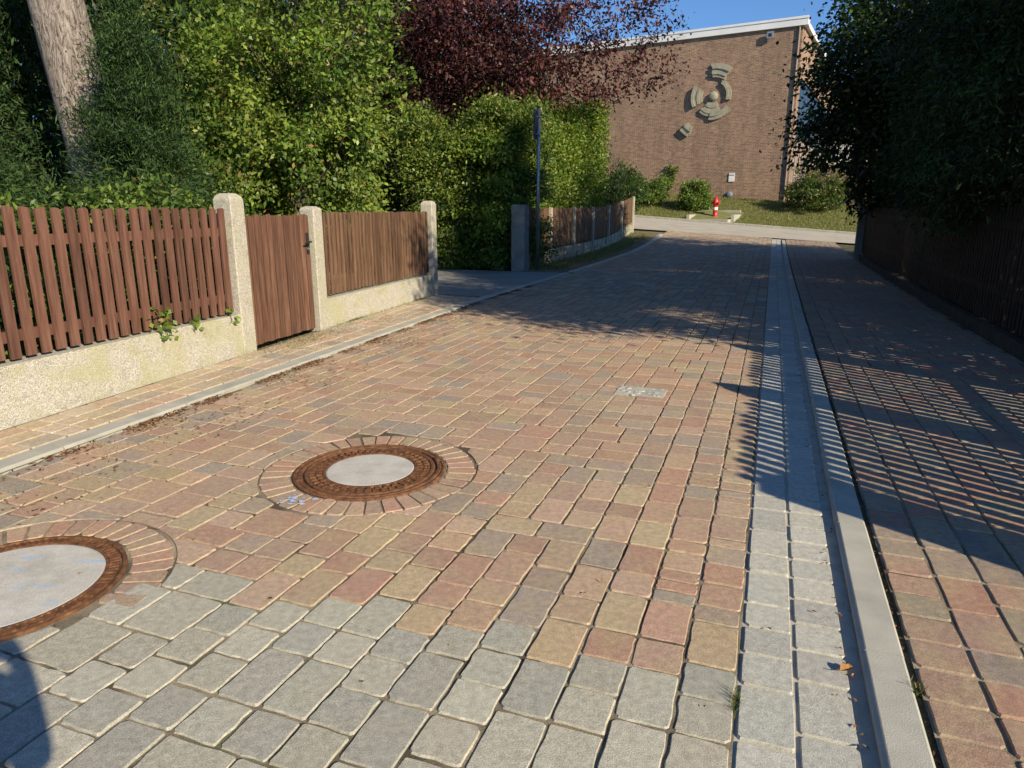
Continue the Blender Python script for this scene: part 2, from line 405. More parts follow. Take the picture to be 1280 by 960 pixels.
def push(o, cs, ct, R):
    q = []
    for p in o:
        d = np.array((p[0] - cs, p[1] - ct)); r = np.linalg.norm(d)
        q.append(np.array((cs, ct)) + d * (R / r) if r < R and r > 1e-6 else p)
    return q
RING_O, RING_I = .594, .420
def manhole_R(s, t, cs, ct, half):
    return RING_O + .001 if not half or s > 1.62 else RING_I + .012
PR = Pave(road, 0)
def road_paver(s0, s1, t0, t1, jn=.0026):
    cs, ct = (s0 + s1) / 2, (t0 + t1) / 2
    if ct < t_lo(cs) - .02 or cs > s_end(ct) - .1: return
    fine = cs < 5.5
    corners = [(s0 + jn, t0 + jn), (s1 - jn, t0 + jn), (s1 - jn, t1 - jn), (s0 + jn, t1 - jn)]
    nearm = min(math.hypot(cs - M2S, ct - M2T), math.hypot(cs - M1S, ct - M1T)) < .85
    th = random.gauss(0, .008); ca_, sa_ = math.cos(th), math.sin(th); ds_, dt_ = random.gauss(0, .0016), random.gauss(0, .0016)
    if cs < 9: corners = [(cs + (p[0]-cs)*ca_ - (p[1]-ct)*sa_ + ds_, ct + (p[0]-cs)*sa_ + (p[1]-ct)*ca_ + dt_) for p in corners]
    o = outline(corners, 5 if nearm else (3 if fine else 1))
    if nearm:
        for (ms, mt, half) in ((M2S, M2T, False), (M1S, M1T, True)):
            R = manhole_R(cs, ct, ms, mt, half)
            if math.hypot(cs - ms, ct - mt) < R - .035: return
            o = push(o, ms, mt, R)
    if t0 < t_lo(cs) + .03: o = [np.array((p[0], max(p[1], t_lo(p[0]) + .006))) for p in o]
    edge = 1.90 + .02 * math.sin(ct * 9) + .05 * (ct + 1)
    drv = cs > 10.4
    col = random.choice(GREYS) if cs < edge else random.choice(REDS)
    if cs > 11 and random.random() < .5: col = random.choice(GREYS[:3] + BROWN)
    PR.put(o, vary(col, .08, .008 if cs < edge else .025), fine, sandy=.08 if cs < edge else .14, mat='gstone' if cs < edge else None)
# two straight courses beside the gutter, then the mixed bond
for c_ in range(2):
    s = -2.5; t1 = T0 - .004 - c_ * 2 * U
    while s < 30:
        h = random.choice((1.0, 1.35, 2, 2, 3)) * U if s > 2.2 else random.choice((2, 2, 3)) * U
        road_paver(s, s + h, t1 - 2 * U, t1); s += h
tb = T0 - .004 - 4 * U; NW = 52
for (i, h, w_, hh) in ashlar(NW, 410):
    road_paver(-2.5 + h * U, -2.5 + (h + hh) * U, tb - (i + w_) * U, tb - i * U)
# soldier rings round the manholes
for (ms, mt, half) in ((M2S, M2T, False), (M1S, M1T, True)):
    n = 38
    a = 0
    for k in range(n):
        a0, a1 = 2*math.pi*k/n + random.uniform(-.006, .006), 2*math.pi*(k+1)/n
        am = (a0 + a1) / 2
        if half and ms + .5 * math.cos(am) < 1.60: continue
        ri, ro = RING_I + random.uniform(0, .01), RING_O - random.uniform(0, .012); d = .010
        pts = [(ms + r * math.cos(q), mt + r * math.sin(q)) for r, q in ((ri, a0 + d), (ro, a0 + d*.7), (ro, a1 - d*.7), (ri, a1 - d))]
        PR.put(outline(pts, 1, .002, .008), vary(random.choice([REDS[0], REDS[1], REDS[5], REDS[9], REDS[10]])), True)
PR.done('paver', 'far_pavers')
# gutter stones: two rows
PG = Pave(gutter, 0, 'gstone')
for r in range(2):
    s = -2.5 + r * .07; t0 = T0 + .003 + r * .163
    while s < 29.6:
        h = random.choice((.16, .16, .165, .24))
        o = outline([(s + .004, t0 + .003), (s + h - .004, t0 + .003), (s + h - .004, t0 + .157), (s + .004, t0 + .157)], 1, .0015, .006)
        PG.put(o, vary(random.choice(GUT), .06, .008), s < 6, .15, .0005, .005); s += h
PG.done('gutter_stone', 'far_gutter_stones')
# right kerb: half-metre stones with rounded nose, each a part
def kerb_stone(s0, s1, t0, t1, z1, parent, nose=.02, name='kerb_stone', left=True):
    prof = [(t0, -.05), (t0, max(z1 - nose, .001)), (t0 + nose, z1 - .005), (t0 + nose * 1.2, z1 - .0012), (t0 + nose * 1.5, z1), (t1 - .008, z1), (t1, z1 - .008), (t1, -.05)]
    if not left: prof = [(t0 + t1 - a, b) for a, b in prof][::-1]
    mb = MB(); n = len(prof); g_ = .003; j = random.uniform(-.003, .003)
    vs = [sw(s0 + g_, a + j, b) for a, b in prof] + [sw(s1 - g_, a + j, b) for a, b in prof]
    mb.add(vs, [(i, i+1, n+i+1, n+i) for i in range(n-1)] + [tuple(range(n))[::-1], tuple(range(n, 2*n))])
    W = sw((s0+s1)/2, (t0+t1)/2, 0); ob = link(name, mb.mesh(name, M['kerb'], W), parent); ob.location = W; return ob
kr = strip('right_kerb', -2.5, 29.8, lambda s: .386, lambda s: .545, .010, M['soil'], nt_=1, kind='structure')
s = -2.3
while s < 29.2: kerb_stone(s, s + (.5 if s < 1.2 else 1.0), .384, .508, .031, kr, .010); s += .5 if s < 1.2 else 1.0
kl = strip('left_kerb', -2.5, 29.8, t_up, t_lo, -.03, M['sand'], nt_=1, kind='structure')
s = -2.3
while s < 29.5:
    L_ = 1.0
    if not (10.4 < s + .5 < 15.3):
        tm = (t_up(s) + t_lo(s)) / 2 if s < 10 else -4.37
        # skewed stone that follows the flare
        mb = MB(); prof = [(0, -.05), (0, .018), (.012, .026), (.148, .026), (.16, .018), (.16, -.05)]; n = 6
        vs = [sw(q, t_up(q) + a + .012, b) for q in (s + .004, s + L_ - .004) for a, b in prof]
        mb.add(vs, [(i, i+1, n+i+1, n+i) for i in range(n-1)] + [tuple(range(n))[::-1], tuple(range(n, 2*n))])
        W = sw(s + .5, tm, 0); ob = link('kerb_stone', mb.mesh('kerb_stone', M['kerb'], W), kl); ob.location = W
    s += L_
# dropped kerb row at the driveway
for k in range(10): kerb_stone(10.6 + k * .49, 10.6 + k * .49 + .49, -4.47, -4.31, .010, kl, .008)
# right pavement pavers: one straight course next to the kerb, then mixed bond
PP = Pave(pave_r, .028)
s = -2.4
while s < 29.5:
    h = random.choice((2, 2, 2, 3)) * U * .95
    PP.put(outline([(s + .004, .535), (s + h - .004, .535), (s + h - .004, .700), (s + .004, .700)], 1), vary(random.choice(BROWN)), s < 5); s += h
for (i, h, w_, hh) in ashlar(19, 395):
    s0, s1, t0, t1 = -2.4 + h*U, -2.4 + (h+hh)*U, .706 + i*U, .706 + (i+w_)*U
    if s1 > 29.4: continue
    jn = .0026
    PP.put(outline([(s0+jn, t0+jn), (s1-jn, t0+jn), (s1-jn, t1-jn), (s0+jn, t1-jn)], 1), vary(random.choice(BROWN)), s0 < 5)
PP.done('paver', 'far_pavers')
# left pavement pavers
PL = Pave(pave_l, .020)
s = -2.4
while s < 10.4:
    h = random.choice((.16, .2, .24))
    a, b_ = FQ(s + h/2) + .04, t_up(s + h/2) - .008; nrow = max(3, round((b_ - a) / .2)); ofs = random.uniform(-.02, .02)
    cuts = [a + (b_ - a) * k / nrow for k in range(nrow + 1)]; cuts = [cuts[0]] + [c + ofs for c in cuts[1:-1]] + [cuts[-1]]
    sk = -.06
    for r in range(nrow):
        t0, t1 = cuts[r] + .005, cuts[r+1] - .005
        q = [(s + .005, t0), (s + h - .005, t0 + sk * h), (s + h - .005, t1 + sk * h), (s + .005, t1)]
        PL.put(outline(q, 1), vary(random.choice([(.52, .38, .27), (.52, .42, .28), (.54, .44, .30), (.55, .40, .29), (.42, .36, .29), (.54, .45, .33)])), True)
    s += h
PL.done('paver', 'far_pavers')

# ---- cross street, its kerb and the bank in front of the hall
def mv_strip(name, m0, m1, v0, v1, z, mat, nm=30, nv=6, **k):
    b = MB()
    for i in range(nm + 1):
        for j in range(nv + 1):
            X, Y = mv(m0 + (m1 - m0) * i / nm, v0 + (v1 - v0) * j / nv); b.v.append((X, Y, zt(X, Y) + z))
    for i in range(nm):
        for j in range(nv):
            o = i * (nv + 1) + j; b.f.append((o, o + nv + 1, o + nv + 2, o + 1)); b.c.append((1, 1, 1))
    return b.build(name, mat, smooth=True, **k)
mv_strip('cross_street', -30, 40, 29.9, 35.1, .0, M['street'], kind='structure')
bank = mv_strip('grass_bank', -30, 40, 35.26, 42.3, .03, M['lawn'], 60, 12, kind='structure')
ks = mv_strip('street_kerb', -30, 40, 35.1, 35.26, -.03, M['sand'], 30, 1, kind='structure')
for k in range(40):
    m0 = -10 + k; mb = MB(); prof = [(35.1, -.05), (35.1, .09), (35.115, .105), (35.26, .105), (35.26, -.05)]; vs = []
    for q in (m0 + .006, m0 + .994):
        for vv, z in prof:
            X, Y = mv(q, vv); vs.append((X, Y, zt(X, Y) * 1 + z))
    mb.add(vs, [(i, i+1, 5+i+1, 5+i) for i in range(4)] + [(4,3,2,1,0), (5,6,7,8,9)])
    X, Y = mv(m0 + .5, 35.18); W = (X, Y, zt(X, Y)); ob = link('kerb_stone', mb.mesh('kerb_stone', M['kerb'], W), ks); ob.location = W

# ================================================================== MANHOLES, PATCHES
def manhole(X, Y, r_in, label, cleat_rows, K=1.0):
    root = empty('manhole_cover', (X, Y, 0), label, 'manhole')
    fp = [(.418, -.02), (.418, .002), (.412, .006), (.402, .006), (.398, .001), (.392, .001), (.388, .006), (.372, .006), (.368, -.004), (.362, -.004), (.360, -.02)]
    if K != 1: fp = [(.412, -.02), (.412, .004), (.408, .006), (.396, .006), (.393, -.004), (.388, -.004), (.386, -.02)]
    fr = MB().lathe(fp, 72, X, Y)
    fr.build('frame_ring', M['rust'], root)
    cp = [(.359, -.02), (.358, .002), (.352, .006), (.338, .006), (.334, .0), (r_in + .022, .0), (r_in + .018, .006), (r_in + .004, .006), (r_in, .001), (r_in, -.02)]
    if K != 1: cp = [(.385, -.02), (.385, .002), (r_in + .012, .002), (r_in + .010, .006), (r_in, .006), (r_in, -.02)]
    cv = MB().lathe(cp, 72, X, Y)
    cr = cv.build('cover_ring', M['rust'], root)
    cl = MB()
    for r0, r1, n, wd in cleat_rows:
        for k in range(n):
            a = 2 * math.pi * k / n; Mx = Matrix.Translation((X, Y, 0)) @ Matrix.Rotation(a, 4, 'Z')
            cl.box(r0, r1, -wd / 2, wd / 2, -.01, .0065, Mx)
    cl.build('cleats', M['rust'], cr, kind='stuff')
    inf = MB(); n = 64
    rr = [r_in * .998, r_in * .97, r_in * .6, r_in * .25]
    inf.lathe([(rr[0], -.02), (rr[0], .001), (rr[1], .004), (rr[2], .005), (rr[3], .0055), (.002, .0055)], n, X, Y).build('concrete_infill', M['cover' if K != 1 else 'cover0'], root)
    for a in (.4, .4 + math.pi):
        if K != 1: break
        Mx = Matrix.Translation((X, Y, 0)) @ Matrix.Rotation(a, 4, 'Z')
        b = MB().box(.372, .404, -.03, .03, -.005, .0095, Mx); b.box(.379, .397, -.02, .02, .0095, .0125, Mx)
        b.build('lifting_lug', M['rust'], root)
    return root
manhole(-.79, 3.58, .242, 'rusty iron manhole with small pale concrete centre, ringed by bricks in the road', [(.262, .292, 40, .022), (.300, .330, 48, .018), (.374, .388, 64, .012)])
manhole(-1.95, 2.36, .335, 'large concrete-filled manhole with thin rusty rim at the lower left corner', [(.3475, .3845, 92, .013)], 2)
# pale stone patch
root = empty('stone_patch', sw(5.30, -.87), 'small square of broken whitish stones set among the red pavers', 'stone patch')
bed = MB(); Ms = Matrix.Translation(sw(5.30, -.87)) @ Matrix.Rotation(-rad(20.4), 4, 'Z')
bed.box(-.19, .19, -.13, .13, -.01, .006, Ms); bed.build('mortar_bed', M['kerb'], root)
for i in range(7):
    for j in range(4):
        if random.random() < .12: continue
        x, y = -.16 + i * .053 + random.uniform(-.022, .022), -.1 + j * .066 + random.uniform(-.026, .026); n = 6
        r = random.uniform(.016, .036); ph = random.random() * 6; h = random.uniform(.007, .012)
        pts = [(x + r * random.uniform(.8, 1.2) * math.cos(ph + k * math.pi / 3), y + r * random.uniform(.8, 1.2) * math.sin(ph + k * math.pi / 3)) for k in range(n)]
        mb = MB(); vs = [Ms @ Vector((a, b, 0)) for a, b in pts] + [Ms @ Vector((x + (a-x)*.7, y + (b-y)*.7, h)) for a, b in pts]
        mb.add(vs, [(k, (k+1) % n, n+(k+1) % n, n+k) for k in range(n)] + [tuple(range(n, 2*n))]); mb.build('stone', M['plug'], root)
# blue spray mark by the manhole
spr = empty('spray_mark', (-1.09, 3.17, .003), 'flecks of pale blue spray paint on the pavers beside the small-centred manhole', 'paint mark')
for k in range(22):
    x, y = -1.09 + random.gauss(0, .035), 3.17 + random.gauss(0, .03); r = random.uniform(.004, .014); n = 7
    pts = [(x + r * 1.6 * random.uniform(.5, 1.2) * math.cos(q * 2 * math.pi / n), y + r * random.uniform(.5, 1.2) * math.sin(q * 2 * math.pi / n), .0046 + k * .00003) for q in range(n)]
    MB().add(pts, [tuple(range(n))]).build('fleck', M['blue'], spr)

# ================================================================== FENCES
FD = Vector((.266, .964, 0)); FN = Vector((.964, -.266, 0)); FO = Vector((-3.35, 4.26, 0))
FROT = math.atan2(FD.y, FD.x)
def post_mesh(w, h, top=.06, name='post', mat='post', point=False):
    mb = MB(); a = w / 2; c = .012
    lv = [(a, 0), (a, h - top), (a - .012, h - top * .45), (a - .045, h)] if not point else [(a, 0), (a, h - top), (a * .75, h - top * .5), (a * .2, h)]
    vs = []; 
    for r, z in lv:
        q = min(c, r * .4)
        for sx, sy in ((1, -1), (1, 1), (-1, 1), (-1, -1)):
            p1, p2 = (sx * r, sy * (r - q)), (sx * (r - q), sy * r)
            if sx * sy < 0: p1, p2 = p2, p1
            vs += [(*p1, z), (*p2, z)]
    n = 8; fs = [(i*n+k, i*n+(k+1) % n, (i+1)*n+(k+1) % n, (i+1)*n+k) for i in range(len(lv)-1) for k in range(n)] + [tuple(range((len(lv)-1)*n, len(lv)*n))]
    return mb.add(vs, fs).mesh(name, M[mat])
def slat_meshes(w, h, th, mat, nvar=5):
    out = []
    for k in range(nvar):
        hh = h + random.uniform(-.012, .012); ww = w * random.uniform(.94, 1.05); c = ww * random.uniform(.16, .3); sl = random.uniform(-.006, .006)
        pr = [(-ww/2, 0), (ww/2, 0), (ww/2, hh - c * .8), (ww/2 - c, hh + sl), (-ww/2 + c, hh - sl), (-ww/2, hh - c * .8)]
        mb = MB().poly([(a, 0, z) for a, z in pr], (0, -th, 0)); out.append(mb.mesh('slat', M[mat]))
    return out
def run(root, P0, D, Nn, L, slats, sp, z0, rails, rail_mat, off, plinth=None, plinth_mat='plinth', rail_t=.035, zfun=None, jit=.004):
    """slats along D from P0; Nn points towards the road; off = distance of the slats behind P0's line"""
    rot = math.atan2(D.y, D.x); base = root.location; n = int(L / sp)
    for k in range(n):
        q = (k + .5) * L / n; p = P0 + D * q - Nn * off; z = zfun(p.x, p.y) if zfun else 0
        ob = link('slat', random.choice(slats), root)
        ob.location = (p.x - base.x, p.y - base.y, z + z0 + random.uniform(-.006, .006) - base.z)
        ob.rotation_euler = (0, random.uniform(-.007, .007), rot + random.uniform(-.015, .015))
    def bar(name, z, h, o0, o1, mat, top=False):
        a, b = P0, P0 + D * L; mb = MB(); m = max(1, int(L / 1.5)); vs = []
        for i in range(m + 1):
            p = a + (b - a) * i / m; zz = zfun(p.x, p.y) if zfun else 0
            f, bk = p - Nn * o0, p - Nn * o1
            vs += [(f.x, f.y, zz + z), (f.x, f.y, zz + z + h), (bk.x, bk.y, zz + z + h), (bk.x, bk.y, zz + z)]
        fs = [(i*4+k, i*4+(k+1) % 4, (i+1)*4+(k+1) % 4, (i+1)*4+k) for i in range(m) for k in range(4)] + [(0,1,2,3), (m*4+3, m*4+2, m*4+1, m*4)]
        mb.add(vs, fs).build(name, M[mat], root)
    for z in rails: bar('rail', z, .075, off + .003, off + .003 + rail_t, rail_mat)
    if plinth: bar('base_wall', plinth[0], plinth[1] - plinth[0], plinth[2], plinth[3], plinth_mat)
def put_post(root, p, me, rot, z=0):
    ob = link('post', me, root); ob.location = (p[0] - root.location.x, p[1] - root.location.y, z - root.location.z); ob.rotation_euler = (0, 0, rot); return ob
P1q, P2q, P3q = 2.62, 4.07, 7.68
pm = post_mesh(.205, 1.565); pm2 = post_mesh(.19, 1.455, .04)
sl1 = slat_meshes(.076, .985, .02, 'slat')
f1 = empty('garden_fence', FO, 'reddish brown slatted fence on a pale lichen-stained wall, nearest on the left', 'fence')
run(f1, FO - FD * 6, FD, FN, 6 + P1q - .10, sl1, .1155, .435, (.545, 1.17), 'slat', .075, (-.05, .415, 0, .19))
put_post(f1, FO + FD * P1q - FN * .085, pm, FROT); put_post(f1, FO + FD * (P1q - 2.62 * 2) - FN * .085, pm, FROT)
sl2 = slat_meshes(.056, .985, .02, 'wood2')
f2 = empty('garden_fence', FO + FD * P2q, 'brown slatted fence on low concrete wall between the gate and the driveway', 'fence')
run(f2, FO + FD * (P2q + .1), FD, FN, P3q - P2q - .2, sl2, .098, .40, (.50, 1.12), 'wood2', .075, (-.05, .37, .0, .19))
put_post(f2, FO + FD * P2q - FN * .085, pm2, FROT); put_post(f2, FO + FD * P3q - FN * .085, pm, FROT)
# garden gate
G0 = P1q + .115; GL = P2q - P1q - .23
gp = FO + FD * G0; gate = empty('garden_gate', (gp.x, gp.y, .05), 'weathered brown board gate with black handle between two concrete posts', 'gate')
nb = 12
gm_ = slat_meshes(GL / nb * .84, 1.305, .022, 'gate')
for k in range(nb):
    p = FO + FD * (G0 + (k + .5) * GL / nb) - FN * .07
    ob = link('board', random.choice(gm_), gate); ob.location = (p.x - gp.x, p.y - gp.y, .0 + random.uniform(-.006, .006)); ob.rotation_euler = (0, random.uniform(-.004, .004), FROT)
GMx = Matrix.Translation(FO + FD * G0 - FN * .07) @ Matrix.Rotation(FROT, 4, 'Z')
for z in (.22, 1.1): MB().box(.0, GL, .003, .04, z, z + .09, GMx).build('crossbar', M['gate'], gate)
MB().poly([GMx @ Vector(q) for q in ((.02, .004, .31), (.12, .004, .31), (GL - .02, .004, 1.1), (GL - .12, .004, 1.1))], GMx.to_3x3() @ Vector((0, .034, 0))).build('brace', M['gate'], gate)
hp = MB().box(GL - .085, GL - .04, -.03, -.0225, .92, 1.16, GMx); hd = hp.build('handle_plate', M['blackm'], gate)
MB().tube([GMx @ Vector(q) for q in ((GL - .062, -.03, 1.06), (GL - .062, -.075, 1.06), (GL - .10, -.082, 1.055), (GL - .19, -.08, 1.045))], [.011, .011, .011, .009], 8).build('handle', M['blackm'], hd)
MB().tube([GMx @ Vector(q) for q in ((GL - .062, -.03, .98), (GL - .062, -.042, .98))], [.016, .013], 8).build('lock_barrel', M['steel'], hd)
for z in (.27, 1.15): MB().box(-.03, .30, .041, .047, z, z + .035, GMx).build('hinge', M['blackm'], gate)
# fence beyond the driveway
D2 = Vector((SN, CN, 0)); N2 = Vector((CN, -SN, 0)); R2 = math.atan2(CN, SN)
p0 = Vector(sw(15.75, -5.6)); p0.z = 0
f3 = empty('garden_fence', (p0.x, p0.y, zt(p0.x, p0.y)), 'brown slatted fence with thin posts on rough stone base past the driveway', 'fence')
thick = post_mesh(.34, 1.60, .03, 'post', 'greypost'); thin = post_mesh(.10, 1.52, .02, 'post', 'post')
sl3 = slat_meshes(.080, 1.04, .02, 'wood2', 3)
run(f3, p0, D2, N2, 14.2, sl3, .112, .42, (.56, 1.22), 'wood2', .07, None, zfun=zt)
put_post(f3, p0 - N2 * .05, thick, R2, zt(p0.x, p0.y) - .05)
for k in range(1, 7):
    p = p0 + D2 * (2.37 * k) - N2 * .03; put_post(f3, p, thin, R2, zt(p.x, p.y) - .03)
# stone base: rough blocks, each a part
q = .2
while q < 14.1:
    L_ = random.uniform(.24, .5); p = p0 + D2 * (q + L_ / 2); z = zt(p.x, p.y)
    for lay in range(2):
        zz = z - .05 + lay * .215; hh = .205; o = random.uniform(-.02, .015)
        Mx = Matrix.Translation((p.x, p.y, zz)) @ Matrix.Rotation(R2, 4, 'Z')
        mb = MB(); h2 = L_ / 2 - .008
        vs = [Mx @ Vector((x * h2 * random.uniform(.96, 1.0), y, zq * hh)) for zq in (0, 1) for x in (-1, 1) for y in (.02 + o + random.uniform(-.008, .008), .2)]
        mb.add(vs, [(0,1,3,2), (4,6,7,5), (0,2,6,4), (1,5,7,3), (0,4,5,1), (2,3,7,6)]); mb.build('stone', M['relief'], f3)
    q += L_
# right-hand fence
p0r = Vector(sw(2.28, 2.34)); p0r.z = 0
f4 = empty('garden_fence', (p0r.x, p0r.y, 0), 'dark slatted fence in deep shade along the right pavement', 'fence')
sl4 = slat_meshes(.074, 1.25, .02, 'shadewood')
run(f4, p0r, D2, -N2, 19.3, sl4, .116, .20, (.50, 1.215), 'shadewood', .05, (-.05, .16, .0, .14), 'shadebase', zfun=zt)
ptm = post_mesh(.29, 1.71, .28, 'post', 'shadewood', True); ptm2 = post_mesh(.20, 1.50, .05, 'post', 'greypost')
pte = post_mesh(.30, 1.42, .03, 'post', 'shadewood')
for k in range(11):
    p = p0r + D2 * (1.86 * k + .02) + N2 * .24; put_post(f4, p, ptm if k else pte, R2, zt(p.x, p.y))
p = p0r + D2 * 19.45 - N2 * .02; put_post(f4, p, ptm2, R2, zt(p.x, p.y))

# ================================================================== STREET POLE
X, Y = .62, 16.85
pole = empty('sign_post', (X, Y, zt(X, Y)), 'slim grey steel pole with edge-on sign beside the far fence', 'sign post')
MB().tube([(X, Y, 0), (X, Y, 3.72)], [.042, .040], 12).build('pole', M['steel'], pole, smooth=True)
MB().lathe([(.041, 0), (.046, .004), (.044, .03), (.01, .05)], 12, X, Y, 3.70).build('cap', M['blackm'], pole)
Ms = Matrix.Translation((X, Y, 0)) @ Matrix.Rotation(rad(70), 4, 'Z')
sg = MB().box(-.24, .24, .045, .055, 3.02, 3.66, Ms).build('sign_panel', M['signback'], pole)
for z in (3.12, 3.5): MB().box(-.06, .06, -.052, .046, z, z + .035, Ms).build('bracket', M['steel'], sg)

# ================================================================== SPORTS HALL
VW = 42.4; hall_c = mv(3.3, VW)
CX, CY = 15.55, 40.0
WD = Vector((-.8722, .4912, 0)); WN = Vector((-.4912, -.8722, 0)); WI = -WN      # along wall to the left, out, in
hall = empty('sports_hall', (CX, CY, 1.0), 'brown brick hall with blank gable wall and pale roof edge', 'building')
HM = Matrix(((WD.x, WI.x, 0, CX), (WD.y, WI.y, 0, CY), (0, 0, 1, 0), (0, 0, 0, 1)))   # local x = along wall, y = inward, z up
def hpart(name, mb, mat, par=hall):
    me = mb.mesh(name, M[mat]); ob = link(name, me, par)
    L = Matrix.Translation(-wloc(par)) @ HM; ob.matrix_local = L
    if par is not hall: ob.matrix_local = par.matrix_local.inverted() @ (Matrix.Translation(-hall.location) @ HM)
    return ob
TOP = 11.0
hpart('gable_wall', MB().box(.0, 34, 0, .4, .3, TOP), 'brick')
hpart('fascia', MB().box(-.25, 34.2, -.14, .5, TOP + .003, TOP + .42), 'fascia')
hpart('fascia_trim', MB().box(-.27, 34.2, -.17, -.143, TOP + .33, TOP + .45), 'fascia')
hpart('roof', MB().box(-.2, 34, .5, 40, TOP + .05, TOP + .3), 'fascia')
hpart('downpipe', MB().tube([(.16, -.06, 1.2), (.16, -.06, TOP)], [.05, .05], 8), 'panel')
# side facade: solid lower part, glazed strip with mullions, brick above
hpart('side_wall', MB().box(.0, .35, .403, 30, .3, 5.4), 'panel')
hpart('side_wall_upper', MB().box(.0, .35, .403, 30, 8.6, TOP), 'brick')
hpart('side_pier', MB().box(.0, .35, .403, .9, 5.403, 8.597), 'brick')
for k in range(28):
    y = .95 + k * 1.02
    pn = hpart('window', MB().box(.08, .12, y, y + .96, 5.45, 8.55), 'glass')
    hpart('mullion', MB().box(-.17, .2, y + .963, y + 1.017, 5.41, 8.59), 'panel', pn)
for k in range(14): hpart('cladding_seam', MB().box(-.035, -.003, .5 + k * .9, .56 + k * .9, .6, 5.3), 'panel')
hpart('far_wall', MB().box(.4, 34, 39.6, 40, .3, TOP), 'brick'); hpart('inner_wall', MB().box(33.6, 34, .403, 39.5, .3, TOP), 'brick')
# things on the wall: relief, plaques, lamp
def wall_thing(name, label, cat, x, z):
    p = HM @ Vector((x, -.002, z)); return empty(name, p, label, cat)
def wbuild(name, mb, mat, par, smooth=False):
    mb.v = [tuple(HM @ Vector(p)) for p in mb.v]; return mb.build(name, M[mat], par, smooth)
rl = wall_thing('wall_relief', 'stepped concrete relief of broken ring segments on the brick gable', 'wall relief', 4.5, 7.82)
def arc_piece(a0, a1, rings, cx=4.5, cz=7.82):
    mb = MB()
    for r0, r1, d in rings:
        j0, j1 = a0 + random.uniform(-2, 2), a1 + random.uniform(-2, 2); n = 12; vs = []
        for k in range(n + 1):
            a = rad(j0 + (j1 - j0) * k / n)
            for r, y in ((r0, 0), (r0, -d), (r1, -d), (r1, 0)): vs.append((cx - r * math.cos(a), y, cz + r * math.sin(a)))
        fs = [(k*4+i, k*4+(i+1) % 4, k*4+4+(i+1) % 4, k*4+4+i) for k in range(n) for i in range(4)] + [(0,1,2,3), (n*4+3, n*4+2, n*4+1, n*4)]
        mb.add(vs, fs)
    return mb
def rings(r0, r1, ds):
    n = len(ds); w_ = (r1 - r0) / n; return [(r0 + i * w_, r0 + (i + 1) * w_ - .006, d) for i, d in enumerate(ds)]
wbuild('upper_segment', arc_piece(56, 97, rings(1.0, 1.75, (0.115, 0.154, 0.108, 0.161, 0.092))), 'relief', rl)
wbuild('right_arc', arc_piece(-16, 60, rings(.74, 1.0, (0.131, 0.084))), 'relief', rl)
wbuild('left_segment', arc_piece(152, 206, rings(.66, 1.28, (0.092, 0.138, 0.115, 0.173))), 'relief', rl)
wbuild('lower_segment', arc_piece(226, 300, rings(.34, 1.12, (0.061, 0.100, 0.077, 0.131, 0.108))), 'relief', rl)
wbuild('lower_segment', arc_piece(262, 322, rings(.92, 1.30, (0.154, 0.115))), 'relief', rl)
mbk = MB(); n = 18
vs = []
for r, y in ((.25, 0), (.25, -.12), (.16, -.17), (.02, -.19)):
    for k in range(n): vs.append((4.5 - r * math.cos(2*math.pi*k/n), y, 7.82 + r * math.sin(2*math.pi*k/n)))
mbk.add(vs, [(i*n+k, i*n+(k+1) % n, (i+1)*n+(k+1) % n, (i+1)*n+k) for i in range(3) for k in range(n)]); wbuild('centre_boss', mbk, 'relief', rl)
wbuild('outlying_segment', arc_piece(224, 238, rings(1.95, 2.55, (0.131, 0.185, 0.115, 0.169))), 'relief', rl)
pq = wall_thing('wall_plaque', 'small white notice plate low on the brick gable', 'plaque', 3.14, 3.3)
wbuild('plate', MB().box(2.98, 3.30, -.045, 0, 3.07, 3.55), 'white', pq); wbuild('header_band', MB().box(2.99, 3.29, -.049, -.046, 3.40, 3.46), 'bluegrey', pq)
pq = wall_thing('wall_hydrant_outlet', 'small blue-grey round fitting on the brick wall above the grass', 'wall fitting', 3.18, 2.36)
mbk = MB(); vs = []
for r, y in ((.17, 0), (.17, -.08), (.12, -.10), (.10, -.20), (.02, -.21)):
    for k in range(14): vs.append((3.18 - r * math.cos(2*math.pi*k/14), y, 2.36 + r * math.sin(2*math.pi*k/14)))
mbk.add(vs, [(i*14+k, i*14+(k+1) % 14, (i+1)*14+(k+1) % 14, (i+1)*14+k) for i in range(4) for k in range(14)]); wbuild('cap', mbk, 'bluegrey', pq)
lp = wall_thing('wall_lamp', 'small pale floodlight box under the roof edge near the hall corner', 'wall lamp', 1.63, 10.7)
wbuild('bracket', MB().box(1.57, 1.69, -.12, 0, 10.66, 10.78), 'bluegrey', lp); wbuild('housing', MB().box(1.46, 1.80, -.22, -.123, 10.52, 10.86), 'bluegrey', lp)
wbuild('lens', MB().box(1.55, 1.71, -.228, -.222, 10.60, 10.76), 'blackm', lp)

